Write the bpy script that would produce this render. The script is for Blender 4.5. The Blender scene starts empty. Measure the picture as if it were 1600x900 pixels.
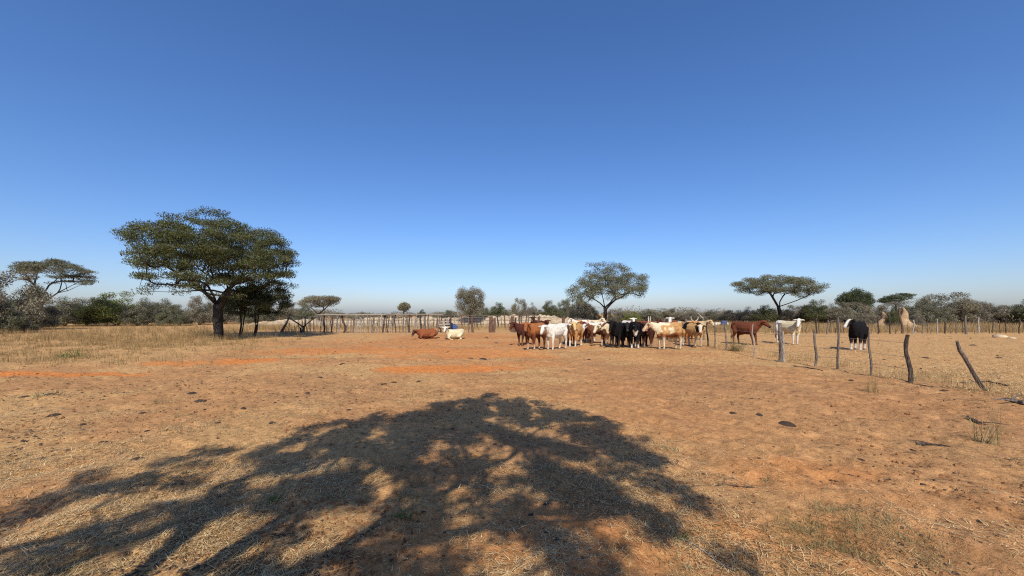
import bpy, math, random
import numpy as np
from mathutils import Vector, Matrix, Euler

random.seed(7)
RNG = np.random.default_rng(7)
SC = bpy.context.scene
COL = SC.collection
R = math.radians

# ------------------------------------------------------------------ camera
F_PX, HOR, CAM_H = 610.0, 490.0, 1.6        # focal length and horizon row for a 1600 x 900 picture
cam_d = bpy.data.cameras.new('camera')
cam_d.sensor_width = 36.0
cam_d.lens = 36.0 * F_PX / 1600.0
cam_d.shift_y = (HOR - 450.0) / 1600.0
cam_d.clip_start = 0.05
cam_d.clip_end = 20000
cam = bpy.data.objects.new('camera', cam_d)
COL.objects.link(cam)
cam.location = (0, 0, CAM_H)
cam.rotation_euler = (R(90), 0, 0)
SC.camera = cam

# ------------------------------------------------------------------ sky, sun, exposure
SUN_EL = 43.0
SUN_AZ = 0.0                                # the sun stands straight behind the camera
world = bpy.data.worlds.new('World')
SC.world = world
world.use_nodes = True
wn = world.node_tree
bg = wn.nodes['Background']
sky = wn.nodes.new('ShaderNodeTexSky')
sky.sky_type = 'NISHITA'
sky.sun_disc = False
sky.sun_elevation = R(SUN_EL)
sky.sun_rotation = R(180)
sky.altitude = 0
sky.air_density = 1.0
sky.dust_density = 1.0
sky.ozone_density = 6.0
hsv = wn.nodes.new('ShaderNodeHueSaturation')
hsv.inputs['Saturation'].default_value = 1.13
wn.links.new(sky.outputs[0], hsv.inputs['Color'])
tint = wn.nodes.new('ShaderNodeMix'); tint.data_type = 'RGBA'; tint.blend_type = 'MULTIPLY'
tint.inputs[0].default_value = 1.0
tint.inputs[7].default_value = (1.0, 0.945, 1.05, 1)
wn.links.new(hsv.outputs[0], tint.inputs[6])
wn.links.new(tint.outputs[2], bg.inputs[0])
bg.inputs[1].default_value = 0.138
sun_d = bpy.data.lights.new('sun', 'SUN')
sun_d.energy = 5.0
sun_d.angle = R(0.55)
sun_d.color = (1.0, 0.93, 0.82)
sun = bpy.data.objects.new('sun', sun_d)
COL.objects.link(sun)
sun.rotation_euler = (R(90 - SUN_EL), 0, 0)
sun.location = (0, -20, 30)
SC.view_settings.view_transform = 'Standard'
SC.view_settings.look = 'None'
SC.view_settings.gamma = 1
SC.view_settings.exposure = 0.12
SC.view_settings.use_curve_mapping = False
SC.render.engine = 'CYCLES'
SC.cycles.use_denoising = False
SC.cycles.pixel_filter_type = 'BLACKMAN_HARRIS'
SC.cycles.filter_width = 1.15
SC.cycles.sample_clamp_indirect = 4.0
SC.cycles.max_bounces = 6
SC.cycles.transparent_max_bounces = 8

# ------------------------------------------------------------------ noise and picture helpers
def _hash(ix, iy, seed):
    h = (ix.astype(np.int64) * 374761393 + iy.astype(np.int64) * 668265263 + seed * 982451653) & 0xffffffff
    h = ((h ^ (h >> 13)) * 1274126177) & 0xffffffff
    return ((h ^ (h >> 16)) & 0xffffff) / float(0xffffff)

def vnoise(x, y, seed=0):
    x = np.asarray(x, float); y = np.asarray(y, float)
    ix = np.floor(x); iy = np.floor(y)
    fx = x - ix; fy = y - iy
    fx = fx * fx * fx * (fx * (fx * 6 - 15) + 10); fy = fy * fy * fy * (fy * (fy * 6 - 15) + 10)
    a = _hash(ix, iy, seed); b = _hash(ix + 1, iy, seed)
    c = _hash(ix, iy + 1, seed); d = _hash(ix + 1, iy + 1, seed)
    return (a + (b - a) * fx) * (1 - fy) + (c + (d - c) * fx) * fy

def fbm(x, y, octaves=4, seed=0, gain=0.5):
    v = 0.0; a = 1.0; t = 0.0
    ca, sa = math.cos(0.6), math.sin(0.6)
    x = np.asarray(x, float); y = np.asarray(y, float)
    for o in range(octaves):
        v = v + a * vnoise(x, y, seed + o * 17)
        t += a; a *= gain
        x, y = (x * ca - y * sa) * 2.03 + 3.1, (x * sa + y * ca) * 2.03 + 1.7
    return v / t

def vnoise3(p, seed=0):
    return (vnoise(p[:, 0], p[:, 1], seed) + vnoise(p[:, 1] + 31.7, p[:, 2], seed + 5) + vnoise(p[:, 2] + 11.3, p[:, 0], seed + 9)) / 3

def sstep(a, b, x):
    t = np.clip((x - a) / (b - a), 0, 1)
    return t * t * (3 - 2 * t)

def gh(x, y):
    """height of the sandy ground"""
    x = np.asarray(x, float); y = np.asarray(y, float)
    r = np.hypot(x, y)
    near = 1 - sstep(20, 60, r)
    h = (fbm(x * 0.10, y * 0.10, 2, 3) - 0.5) * 0.16 * sstep(3, 12, r)
    h = h + (fbm(x * 0.55, y * 0.55, 2, 4) - 0.5) * 0.085 * (0.35 + 0.65 * near)
    h = h + (fbm(x * 2.6, y * 2.6, 3, 5) - 0.5) * 0.060 * near
    h = h - sstep(0.60, 0.85, vnoise(x * 4.3, y * 4.3, 8)) * 0.026 * near      # hoof prints
    h = h + (fbm(x * 12, y * 12, 2, 6) - 0.5) * 0.022 * near
    # raked wheel tracks close by on the right
    s = sstep(1.2, 2.6, x) * (1 - sstep(6, 10, y))
    u = x + 0.36 * y
    h = h + s * (vnoise(u * 6.0, y * 0.7, 12) - 0.5) * 0.05 + s * (vnoise(u * 15.0, y * 1.6, 13) - 0.5) * 0.02
    return h

def g1(x, y):
    return float(gh(np.array([x]), np.array([y]))[0])

def gp(px, py):
    """picture column / row of a foot -> point on the ground"""
    Y = F_PX * CAM_H / (py - HOR)
    return (px - 800.0) / F_PX * Y, Y

def X_at(px, Y):
    return (px - 800.0) / F_PX * Y

def Z_at(py, Y):
    return CAM_H - (py - HOR) / F_PX * Y

# ------------------------------------------------------------------ mesh helpers
def np_mesh(name, verts, faces, smooth=False, mat_idx=None):
    """faces: int array (n, k)"""
    me = bpy.data.meshes.new(name)
    verts = np.asarray(verts, np.float32); faces = np.asarray(faces, np.int32)
    n, k = faces.shape
    me.vertices.add(len(verts)); me.vertices.foreach_set('co', verts.ravel())
    me.loops.add(n * k); me.loops.foreach_set('vertex_index', faces.ravel())
    me.polygons.add(n)
    me.polygons.foreach_set('loop_start', np.arange(0, n * k, k, dtype=np.int32))
    if mat_idx is not None:
        me.polygons.foreach_set('material_index', np.asarray(mat_idx, np.int32))
    me.polygons.foreach_set('use_smooth', np.full(n, smooth, dtype=bool))
    me.update(calc_edges=True)
    return me

class MB:
    """collects tubes and boxes and builds ONE mesh (quads, caps as degenerate-free quads)"""
    def __init__(self):
        self.v = []; self.f = []; self.n = 0
    def add(self, v, f):
        v = np.asarray(v, float)
        self.v.append(v); self.f.extend([tuple(i + self.n for i in q) for q in f]); self.n += len(v)
    def tube(self, pts, rad, sides=6, cap=True, wob=0.0, sq=None):
        pts = [Vector(p) for p in pts]
        m = len(pts)
        rad = list(rad) if hasattr(rad, '__len__') else [rad] * m
        tang = []
        for i in range(m):
            a = pts[max(i - 1, 0)]; b = pts[min(i + 1, m - 1)]
            t = (b - a)
            tang.append(t.normalized() if t.length > 1e-9 else Vector((0, 0, 1)))
        ref = Vector((1, 0, 0)) if abs(tang[0].x) < 0.8 else Vector((0, 1, 0))
        u = (ref - tang[0] * ref.dot(tang[0])).normalized()
        vs = []
        for i in range(m):
            t = tang[i]
            u = (u - t * u.dot(t))
            u = u.normalized() if u.length > 1e-6 else t.orthogonal().normalized()
            w = t.cross(u)
            for k in range(sides):
                a = 2 * math.pi * k / sides
                rr = rad[i] * (1 + (random.uniform(-wob, wob) if wob else 0))
                p = pts[i] + u * (math.cos(a) * rr) + w * (math.sin(a) * rr * (sq or 1))
                vs.append(p[:])
        fs = []
        for i in range(m - 1):
            for k in range(sides):
                k2 = (k + 1) % sides
                fs.append((i * sides + k, i * sides + k2, (i + 1) * sides + k2, (i + 1) * sides + k))
        if cap:
            fs.append(tuple(range(sides - 1, -1, -1)))
            fs.append(tuple(range((m - 1) * sides, m * sides)))
        self.add(vs, fs)
    def box(self, c, s, rot=None):
        c = Vector(c)
        vs = []
        for z in (-1, 1):
            for y in (-1, 1):
                for x in (-1, 1):
                    p = Vector((x * s[0] / 2, y * s[1] / 2, z * s[2] / 2))
                    if rot is not None:
                        p = rot @ p
                    vs.append((c + p)[:])
        fs = [(0, 2, 3, 1), (4, 5, 7, 6), (0, 1, 5, 4), (2, 6, 7, 3), (0, 4, 6, 2), (1, 3, 7, 5)]
        self.add(vs, fs)
    def mesh(self, name, smooth=False):
        me = bpy.data.meshes.new(name)
        me.from_pydata([tuple(p) for p in np.concatenate(self.v)], [], self.f)
        if smooth:
            me.polygons.foreach_set('use_smooth', np.ones(len(me.polygons), dtype=bool))
        me.update()
        return me

def link(name, me, mats, parent=None, loc=None, rotz=None, scale=None):
    o = bpy.data.objects.new(name, me)
    COL.objects.link(o)
    if me is not None and mats is not None:
        if not isinstance(mats, (list, tuple)):
            mats = [mats]
        if len(me.materials) == 0:
            for m in mats:
                me.materials.append(m)
    if parent is not None:
        o.parent = parent
    if loc is not None:
        o.location = loc
    if rotz is not None:
        o.rotation_euler = (0, 0, rotz)
    if scale is not None:
        o.scale = scale
    return o

def empty(name, loc=(0, 0, 0), rotz=0.0):
    o = bpy.data.objects.new(name, None)
    COL.objects.link(o)
    o.location = loc; o.rotation_euler = (0, 0, rotz)
    o.empty_display_size = 0.2
    return o

def tag(o, label=None, cat=None, group=None, kind=None):
    if label: o['label'] = label
    if cat: o['category'] = cat
    if group: o['group'] = group
    if kind: o['kind'] = kind
    return o

def copy_tree(root, loc, rotz=0.0, scale=None):
    c = root.copy(); COL.objects.link(c)
    c.location = loc; c.rotation_euler = (0, 0, rotz)
    if scale is not None: c.scale = scale
    for ch in root.children:
        d = ch.copy(); COL.objects.link(d); d.parent = c
        for g in ch.children:
            e = g.copy(); COL.objects.link(e); e.parent = d
    return c

# ------------------------------------------------------------------ materials
def new_mat(name, rough=0.85, spec=0.2):
    m = bpy.data.materials.new(name); m.use_nodes = True
    nt = m.node_tree
    b = nt.nodes['Principled BSDF']
    b.inputs['Roughness'].default_value = rough
    b.inputs['Specular IOR Level'].default_value = spec
    return m, nt, b

def ramp(nt, fac, stops):
    r = nt.nodes.new('ShaderNodeValToRGB')
    el = r.color_ramp.elements
    while len(el) < len(stops): el.new(0.5)
    for e, (p, c) in zip(el, stops):
        e.position = p; e.color = (c[0], c[1], c[2], 1)
    nt.links.new(fac, r.inputs[0])
    return r.outputs[0]

def noise(nt, vec, scale, detail=4, rough=0.55, dist=0.0):
    n = nt.nodes.new('ShaderNodeTexNoise')
    n.inputs['Scale'].default_value = scale; n.inputs['Detail'].default_value = detail
    n.inputs['Roughness'].default_value = rough; n.inputs['Distortion'].default_value = dist
    if vec is not None: nt.links.new(vec, n.inputs['Vector'])
    return n.outputs['Fac']

def mixc(nt, fac, a, b, mode='MIX'):
    m = nt.nodes.new('ShaderNodeMix'); m.data_type = 'RGBA'; m.blend_type = mode
    for s, v in ((0, fac), (6, a), (7, b)):
        if hasattr(v, 'is_output'): nt.links.new(v, m.inputs[s])
        elif s == 0: m.inputs[0].default_value = v
        else: m.inputs[s].default_value = (v[0], v[1], v[2], 1)
    return m.outputs[2]

def math_n(nt, op, a, b=None, clamp=False):
    m = nt.nodes.new('ShaderNodeMath'); m.operation = op; m.use_clamp = clamp
    for i, v in enumerate((a, b)):
        if v is None: continue
        if hasattr(v, 'is_output'): nt.links.new(v, m.inputs[i])
        else: m.inputs[i].default_value = v
    return m.outputs[0]

def obj_vec(nt, scale=None):
    t = nt.nodes.new('ShaderNodeTexCoord')
    if scale is None: return t.outputs['Object']
    mp = nt.nodes.new('ShaderNodeMapping'); mp.inputs['Scale'].default_value = scale
    nt.links.new(t.outputs['Object'], mp.inputs['Vector'])
    return mp.outputs['Vector']

def bump(nt, b, h, strength, dist):
    n = nt.nodes.new('ShaderNodeBump')
    n.inputs['Strength'].default_value = strength; n.inputs['Distance'].default_value = dist
    nt.links.new(h, n.inputs['Height']); nt.links.new(n.outputs[0], b.inputs['Normal'])

def mat_leaf(name, stops, transl=0.25):
    m, nt, b = new_mat(name, 0.7, 0.15)
    g = nt.nodes.new('ShaderNodeNewGeometry')
    c = ramp(nt, g.outputs['Random Per Island'], stops)
    n = noise(nt, obj_vec(nt), 0.55, 2)
    if name.startswith('grass'):
        n3 = noise(nt, obj_vec(nt), 0.9, 6, 0.7)
        c = mixc(nt, ramp(nt, n3, [(0.40, (0.6, 0.6, 0.6)), (0.58, (0, 0, 0))]), c, (0.19, 0.115, 0.055))
    c = mixc(nt, math_n(nt, 'MULTIPLY', math_n(nt, 'SUBTRACT', n, 0.38, True), 1.4, True), c, stops[-1][1])
    nt.links.new(c, b.inputs['Base Color'])
    t = nt.nodes.new('ShaderNodeBsdfTranslucent'); nt.links.new(c, t.inputs['Color'])
    mx = nt.nodes.new('ShaderNodeMixShader'); mx.inputs[0].default_value = transl
    nt.links.new(b.outputs[0], mx.inputs[1]); nt.links.new(t.outputs[0], mx.inputs[2])
    nt.links.new(mx.outputs[0], nt.nodes['Material Output'].inputs['Surface'])
    return m

def mat_wood(name, c0, c1, c2, sc=1.0):
    m, nt, b = new_mat(name, 0.9, 0.1)
    v = obj_vec(nt, (9 * sc, 9 * sc, 1.6 * sc))
    n = noise(nt, v, 2.2, 6, 0.65, 0.6)
    n2 = noise(nt, obj_vec(nt), 1.7 * sc, 3)
    c = ramp(nt, n, [(0.3, c0), (0.52, c1), (0.72, c2)])
    c = mixc(nt, math_n(nt, 'MULTIPLY', n2, 0.5), c, c0)
    nt.links.new(c, b.inputs['Base Color'])
    bump(nt, b, n, 0.7, 0.02)
    return m

def mat_plain(name, c0, c1, scale=8, rough=0.85, bs=0.3):
    m, nt, b = new_mat(name, rough)
    n = noise(nt, obj_vec(nt), scale, 5, 0.6)
    nt.links.new(ramp(nt, n, [(0.3, c0), (0.7, c1)]), b.inputs['Base Color'])
    bump(nt, b, n, bs, 0.02)
    return m

M = {}
M['bark_dark'] = mat_wood('bark_dark', (0.016, 0.013, 0.011), (0.038, 0.032, 0.028), (0.095, 0.085, 0.075))
M['bark_grey'] = mat_wood('bark_grey', (0.05, 0.042, 0.036), (0.11, 0.095, 0.08), (0.21, 0.185, 0.16))
M['post_grey'] = mat_wood('post_grey', (0.06, 0.048, 0.04), (0.17, 0.14, 0.115), (0.36, 0.32, 0.27), 2.0)
M['post_dark'] = mat_wood('post_dark', (0.022, 0.016, 0.013), (0.075, 0.058, 0.047), (0.20, 0.165, 0.14), 2.0)
M['post_pale'] = mat_wood('post_pale', (0.16, 0.13, 0.10), (0.34, 0.30, 0.25), (0.55, 0.50, 0.44), 2.0)
M['post_brown'] = mat_wood('post_brown', (0.06, 0.032, 0.022), (0.15, 0.085, 0.06), (0.27, 0.17, 0.13), 2.0)
M['leaf_olive'] = mat_leaf('leaf_olive', [(0.0, (0.030, 0.042, 0.013)), (0.5, (0.068, 0.083, 0.024)), (1.0, (0.135, 0.142, 0.046))])
M['leaf_dark'] = mat_leaf('leaf_dark', [(0.0, (0.028, 0.042, 0.016)), (0.5, (0.055, 0.074, 0.028)), (1.0, (0.10, 0.115, 0.05))])
M['leaf_grey'] = mat_leaf('leaf_grey', [(0.0, (0.062, 0.072, 0.036)), (0.5, (0.13, 0.138, 0.072)), (1.0, (0.215, 0.212, 0.125))])
M['leaf_dust'] = mat_leaf('leaf_dust', [(0.0, (0.095, 0.088, 0.053)), (0.5, (0.195, 0.178, 0.108)), (1.0, (0.30, 0.265, 0.165))])
M['leaf_green'] = mat_leaf('leaf_green', [(0.0, (0.09, 0.115, 0.025)), (0.5, (0.185, 0.215, 0.045)), (1.0, (0.27, 0.28, 0.075))])
M['leaf_far'] = mat_leaf('leaf_far', [(0.0, (0.10, 0.098, 0.062)), (0.5, (0.175, 0.162, 0.105)), (1.0, (0.26, 0.23, 0.155))])  # lightened leaf tone, the distance haze is put into this colour
M['twig'] = mat_leaf('twig', [(0.0, (0.07, 0.058, 0.048)), (0.5, (0.15, 0.128, 0.105)), (1.0, (0.25, 0.215, 0.18))], 0.0)
M['straw'] = mat_leaf('straw', [(0.0, (0.09, 0.045, 0.02)), (0.3, (0.22, 0.115, 0.045)), (0.5, (0.52, 0.33, 0.13)), (1.0, (0.85, 0.66, 0.36))], 0.2)
M['grass_tan'] = mat_leaf('grass_tan', [(0.0, (0.17, 0.105, 0.042)), (0.5, (0.34, 0.225, 0.09)), (1.0, (0.54, 0.40, 0.19))], 0.25)
M['grass_olive'] = mat_leaf('grass_olive', [(0.0, (0.14, 0.12, 0.045)), (0.5, (0.27, 0.225, 0.09)), (1.0, (0.50, 0.42, 0.22))], 0.25)
M['weed'] = mat_leaf('weed', [(0.0, (0.05, 0.085, 0.015)), (0.5, (0.10, 0.15, 0.03)), (1.0, (0.17, 0.22, 0.06))], 0.3)
M['dung'] = mat_plain('dung', (0.035, 0.023, 0.017), (0.095, 0.06, 0.04), 22, 0.9, 0.8)
M['clod'] = mat_plain('clod', (0.11, 0.055, 0.027), (0.33, 0.155, 0.062), 9, 0.95, 0.5)
M['gravel'] = mat_plain('gravel', (0.22, 0.155, 0.09), (0.58, 0.46, 0.30), 1.9, 0.95, 0.8)
M['mound'] = mat_plain('mound', (0.23, 0.145, 0.075), (0.42, 0.285, 0.16), 2.2, 0.95, 0.9)
M['blue_plastic'] = mat_plain('blue_plastic', (0.035, 0.06, 0.16), (0.075, 0.11, 0.25), 3, 0.45, 0.1)
M['white_paint'] = mat_plain('white_paint', (0.55, 0.53, 0.40), (0.72, 0.70, 0.56), 3, 0.6, 0.1)
M['wire'] = mat_plain('wire', (0.16, 0.15, 0.14), (0.26, 0.24, 0.22), 5, 0.5, 0.1)
M['horn'] = mat_plain('horn', (0.45, 0.38, 0.28), (0.62, 0.55, 0.43), 8, 0.5, 0.1)
M['eye'] = mat_plain('eye', (0.006, 0.005, 0.004), (0.01, 0.008, 0.007), 8, 0.2, 0.0)

def mat_ground():
    m, nt, b = new_mat('ground_soil', 0.97, 0.05)
    v = obj_vec(nt)
    at = nt.nodes.new('ShaderNodeAttribute'); at.attribute_name = 'soil'
    sep = nt.nodes.new('ShaderNodeSeparateColor'); nt.links.new(at.outputs['Color'], sep.inputs[0])
    n_l = noise(nt, v, 0.35, 4, 0.6)
    n_m = noise(nt, v, 2.2, 5, 0.65, 0.4)
    n_f = noise(nt, v, 14, 6, 0.7)
    n_ff = noise(nt, v, 70, 4, 0.7)
    base = ramp(nt, n_m, [(0.28, (0.305, 0.15, 0.062)), (0.5, (0.43, 0.216, 0.09)), (0.72, (0.54, 0.287, 0.125))])
    greyish = ramp(nt, n_f, [(0.3, (0.215, 0.115, 0.054)), (0.7, (0.43, 0.235, 0.108))])
    c = mixc(nt, ramp(nt, n_l, [(0.42, (0, 0, 0)), (0.62, (0.65, 0.65, 0.65))]), base, greyish)
    # straw dust, strawy areas
    straw = ramp(nt, n_ff, [(0.3, (0.34, 0.185, 0.075)), (0.7, (0.66, 0.42, 0.18))])
    sfac = math_n(nt, 'MULTIPLY', sep.outputs[1], ramp(nt, n_f, [(0.32, (0, 0, 0)), (0.54, (1, 1, 1))]))
    c = mixc(nt, sfac, c, straw)
    # bare orange sand
    orange = ramp(nt, n_f, [(0.25, (0.46, 0.15, 0.036)), (0.75, (0.70, 0.265, 0.075))])
    c = mixc(nt, sep.outputs[0], c, orange)
    # dark specks in the colour: dung crumbs, clods and their small painted shadows
    dk = ramp(nt, noise(nt, v, 5.2, 8, 0.75, 0.3), [(0.555, (0, 0, 0)), (0.66, (1, 1, 1))])
    dk2 = ramp(nt, noise(nt, v, 26, 5, 0.7), [(0.57, (0, 0, 0)), (0.68, (1, 1, 1))])
    d = math_n(nt, 'MAXIMUM', dk, math_n(nt, 'MULTIPLY', dk2, 0.8))
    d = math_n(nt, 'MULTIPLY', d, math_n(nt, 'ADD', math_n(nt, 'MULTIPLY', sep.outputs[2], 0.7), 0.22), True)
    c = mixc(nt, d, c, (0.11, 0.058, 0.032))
    sp = ramp(nt, n_ff, [(0.60, (0, 0, 0)), (0.70, (1, 1, 1))])
    c = mixc(nt, math_n(nt, 'MULTIPLY', sp, 0.5), c, (0.64, 0.40, 0.18))
    mot = ramp(nt, noise(nt, v, 9.0, 12, 0.86, 0.2), [(0.33, (0.30, 0.28, 0.27)), (0.46, (0.84, 0.83, 0.82)), (0.58, (1.10, 1.10, 1.10)), (0.69, (1.5, 1.48, 1.42))])
    c = mixc(nt, 1.0, c, mot, 'MULTIPLY')
    fl = ramp(nt, noise(nt, obj_vec(nt, (1.0, 0.6, 1.0)), 21, 6, 0.75, 0.5), [(0.56, (0, 0, 0)), (0.65, (1, 1, 1))])
    fl = math_n(nt, 'MULTIPLY', fl, math_n(nt, 'ADD', math_n(nt, 'MULTIPLY', sep.outputs[1], 0.6), 0.12), True)
    c = mixc(nt, fl, c, (0.68, 0.44, 0.20))
    nt.links.new(c, b.inputs['Base Color'])
    h = math_n(nt, 'ADD', math_n(nt, 'MULTIPLY', n_f, 0.7), math_n(nt, 'MULTIPLY', n_ff, 0.3))
    bump(nt, b, h, 0.9, 0.035)
    return m
M['ground'] = mat_ground()

# ------------------------------------------------------------------ the ground, one sheet to the horizon
def soil_masks(x, y):
    wob = (fbm(x * 0.9, y * 0.9, 4, 21) - 0.5) * 2.0
    def blob(cx, cy, rx, ry, soft=0.45):
        d = np.sqrt(((x - cx) / rx) ** 2 + ((y - cy) / ry) ** 2)
        return sstep(1 + soft, 1 - soft, d + wob * 0.9)
    o = np.zeros_like(x)
    for (cx, cy, rx, ry, k) in ((-2.0, 11.2, 2.0, 0.75, .95), (-6.2, 17.2, 4.0, 1.8, .6), (-1.8, 15.6, 3.4, 1.7, .6), (-8.9, 13.4, 1.5, 0.8, .95),
                                (-12.4, 10.4, 2.6, 0.42, 1.), (-11.0, 12.6, 1.3, 0.5, .7), (-4.5, 22, 6.0, 3.0, .35), (0.5, 19, 3, 2, .3),
                                (2.75, 3.95, 0.75, 0.5, .3), (1.0, 2.7, 1.5, .5, .3), (0.4, 12.4, 1.6, .8, .35), (-3, 28, 8, 3, .3), (6, 14.5, 3, 2, .15), (2.0, 7.0, 2.5, 2.0, .08)):
        o = np.maximum(o, k * blob(cx, cy, rx, ry))
    s = 0.25 + 0.75 * sstep(0.42, 0.62, fbm(x * 0.45, y * 0.45, 4, 33))
    right = sstep(8.6, 10.5, x - 0.02 * y)
    s = np.maximum(s, right * 0.9)
    s = np.maximum(s, blob(0.9, 9.3, 1.0, 0.45) * 1.0)
    left = sstep(-9.0, -14.0, x + 0.25 * (y - 14)) * sstep(10.8, 13, y)
    s = np.maximum(s, left)
    s = np.maximum(s, sstep(26, 34, y))
    s = s * (1 - 0.8 * o) * (1 - 0.7 * sstep(1.0, 2.4, x) * (1 - sstep(7.5, 9.0, x)) * (1 - sstep(9, 14, y)))
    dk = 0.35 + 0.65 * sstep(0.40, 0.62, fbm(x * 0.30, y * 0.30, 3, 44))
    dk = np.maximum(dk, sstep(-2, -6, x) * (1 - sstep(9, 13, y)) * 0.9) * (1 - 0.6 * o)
    return o, s, dk

def build_ground():
    rr = [0.0, 0.5, 0.9, 1.3]
    r = 1.6
    while r < 9000:
        rr.append(r)
        r *= 1.0115 if r < 30 else (1.02 if r < 90 else 1.12)
    rr = np.array(rr[1:])
    fa = np.linspace(-66, 66, 760)
    ba = np.linspace(66, 294, 60)[1:-1]
    ang = np.radians(np.concatenate([fa, ba]))
    RR, AA = np.meshgrid(rr, ang, indexing='ij')
    x = (RR * np.sin(AA)).ravel(); y = (RR * np.cos(AA)).ravel()
    z = gh(x, y)
    nr, na = len(rr), len(ang)
    i = np.arange(nr - 1)[:, None]; j = np.arange(na)[None, :]; j2 = (j + 1) % na
    q = np.stack([(i * na + j), (i * na + j2), ((i + 1) * na + j2), ((i + 1) * na + j)], -1).reshape(-1, 4)
    v = np.stack([x, y, z], 1)
    c = len(v)
    v = np.vstack([v, [0, 0, g1(0, 0)]])
    j = np.arange(na); j2 = (j + 1) % na
    # centre closed with quads (two rim edges each)
    qc = np.stack([np.full(na // 2, c), j[0::2][: na // 2], j[1::2][: na // 2], (j[1::2][: na // 2] + 1) % na], 1)
    me = np_mesh('ground', v, np.vstack([q[:, ::-1], qc[:, ::-1]]), smooth=True)
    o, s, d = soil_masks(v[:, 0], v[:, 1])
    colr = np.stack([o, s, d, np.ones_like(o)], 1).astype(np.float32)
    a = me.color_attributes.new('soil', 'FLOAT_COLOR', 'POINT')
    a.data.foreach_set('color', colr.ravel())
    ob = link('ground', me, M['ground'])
    tag(ob, 'bare trampled reddish brown sand strewn with straw', 'ground', kind='structure')
build_ground()

# ------------------------------------------------------------------ scattered blades (straw, grass)
def blades(n_pts, base, length, width, lean, yaw=None, curve=0.0, seed=0):
    """flat tapering blades; base (n,3); lean 0 upright .. 1 lying"""
    rg = np.random.default_rng(seed)
    n = len(base)
    yaw = rg.uniform(0, 2 * math.pi, n) if yaw is None else yaw
    el = (1 - lean) * math.pi / 2
    d = np.stack([np.cos(yaw) * np.cos(el), np.sin(yaw) * np.cos(el), np.sin(el)], 1)
    wd = rg.uniform(0, 2 * math.pi, n)
    w = np.stack([np.cos(wd), np.sin(wd), np.zeros(n)], 1)
    lying = (lean > 0.8)
    perp = np.stack([-np.sin(yaw), np.cos(yaw), np.zeros(n)], 1)
    w = np.where(lying[:, None], perp, w)
    hw = (width / 2)[:, None]
    tip = base + d * length[:, None]
    tip[:, 2] -= curve * length * 0.5
    a = base - w * hw; b_ = base + w * hw
    c = tip + w * hw * 0.2; e = tip - w * hw * 0.2
    v = np.stack([a, b_, c, e], 1).reshape(-1, 3)
    f = np.arange(4 * n).reshape(-1, 4)
    return v, f

def in_view(n, y0, y1, px0=-60, px1=1660, power=1.0, seed=0):
    """random ground points, spread evenly over picture rows raised to a power"""
    rg = np.random.default_rng(seed)
    r0, r1 = F_PX * CAM_H / y1, F_PX * CAM_H / y0
    rows = r0 + (r1 - r0) * rg.uniform(0, 1, n) ** power
    Y = F_PX * CAM_H / rows
    X = (rg.uniform(px0, px1, n) - 800) / F_PX * Y
    return X, Y

def straw_litter():
    X, Y = in_view(460000, 2.0, 26, power=0.95, seed=11)
    o, s, d = soil_masks(X, Y)
    clump = fbm(X * 1.3, Y * 1.3, 3, 71)
    p = np.clip((clump - 0.40) * 4.0, 0.04, 1) * (0.35 + 0.65 * s) * (1 - 0.75 * o)
    p *= 1 - 0.78 * sstep(1.0, 2.2, X) * (1 - sstep(7.5, 9.0, X)) * (1 - sstep(9, 14, Y))
    keep = RNG.uniform(0, 1, len(X)) < p
    X, Y = X[keep], Y[keep]
    n = len(X)
    base = np.stack([X, Y, gh(X, Y) + RNG.uniform(0.002, 0.014, n)], 1)
    L = RNG.gamma(2.2, 0.013, n) + 0.012
    W = RNG.uniform(0.002, 0.0055, n) * (1 + 0.05 * Y)
    lean = np.clip(RNG.normal(0.93, 0.07, n), 0.6, 1.0)
    v, f = blades(n, base, L, W, lean, seed=3)
    ob = link('straw_litter', np_mesh('straw_litter', v, f), M['straw'])
    tag(ob, 'broken dry straw lying loose over the trampled sand', 'straw', kind='stuff')

def short_grass():
    # cropped, half lying tufts in the near field
    X, Y = in_view(2600, 2.0, 30, power=1.0, seed=21)
    o, s, d = soil_masks(X, Y)
    p = sstep(0.45, 0.7, fbm(X * 0.8, Y * 0.8, 3, 91)) * (1 - o) * np.where((X > 1.2) & (X < 8) & (Y < 9), 0.06, 0.8)
    p = np.maximum(p, ((X > 8.8) & (Y > 7)) * 0.75)
    p = np.maximum(p, (np.hypot((X - 2.45) / 0.55, (Y - 2.85) / 0.35) < 1) * 1.0)
    keep = RNG.uniform(0, 1, len(X)) < p
    X, Y = X[keep], Y[keep]
    ex, ey = RNG.normal(2.45, 0.26, 70), RNG.normal(2.85, 0.16, 70)
    X = np.concatenate([X, ex]); Y = np.concatenate([Y, ey])
    k = 26
    n = len(X) * k
    spread = np.repeat(0.03 + 0.02 * RNG.uniform(0, 1, len(X)) + 0.004 * Y, k)
    bx = np.repeat(X, k) + RNG.normal(0, 1, n) * spread; by = np.repeat(Y, k) + RNG.normal(0, 1, n) * spread
    base = np.stack([bx, by, gh(bx, by) - 0.004], 1)
    hgt = np.repeat(RNG.uniform(0.03, 0.085, len(X)) * (1 + 0.02 * Y), k)
    v, f = blades(n, base, hgt * RNG.uniform(0.5, 1.3, n), RNG.uniform(0.002, 0.005, n) * (1 + 0.06 * np.repeat(Y, k)), np.clip(RNG.normal(0.52, 0.2, n), 0, 0.98), curve=0.15, seed=5)
    ob = link('short_grass', np_mesh('short_grass', v, f), M['grass_olive'])
    tag(ob, 'short dry olive grass stubble growing in patches on the sand', 'grass', kind='stuff')

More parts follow.
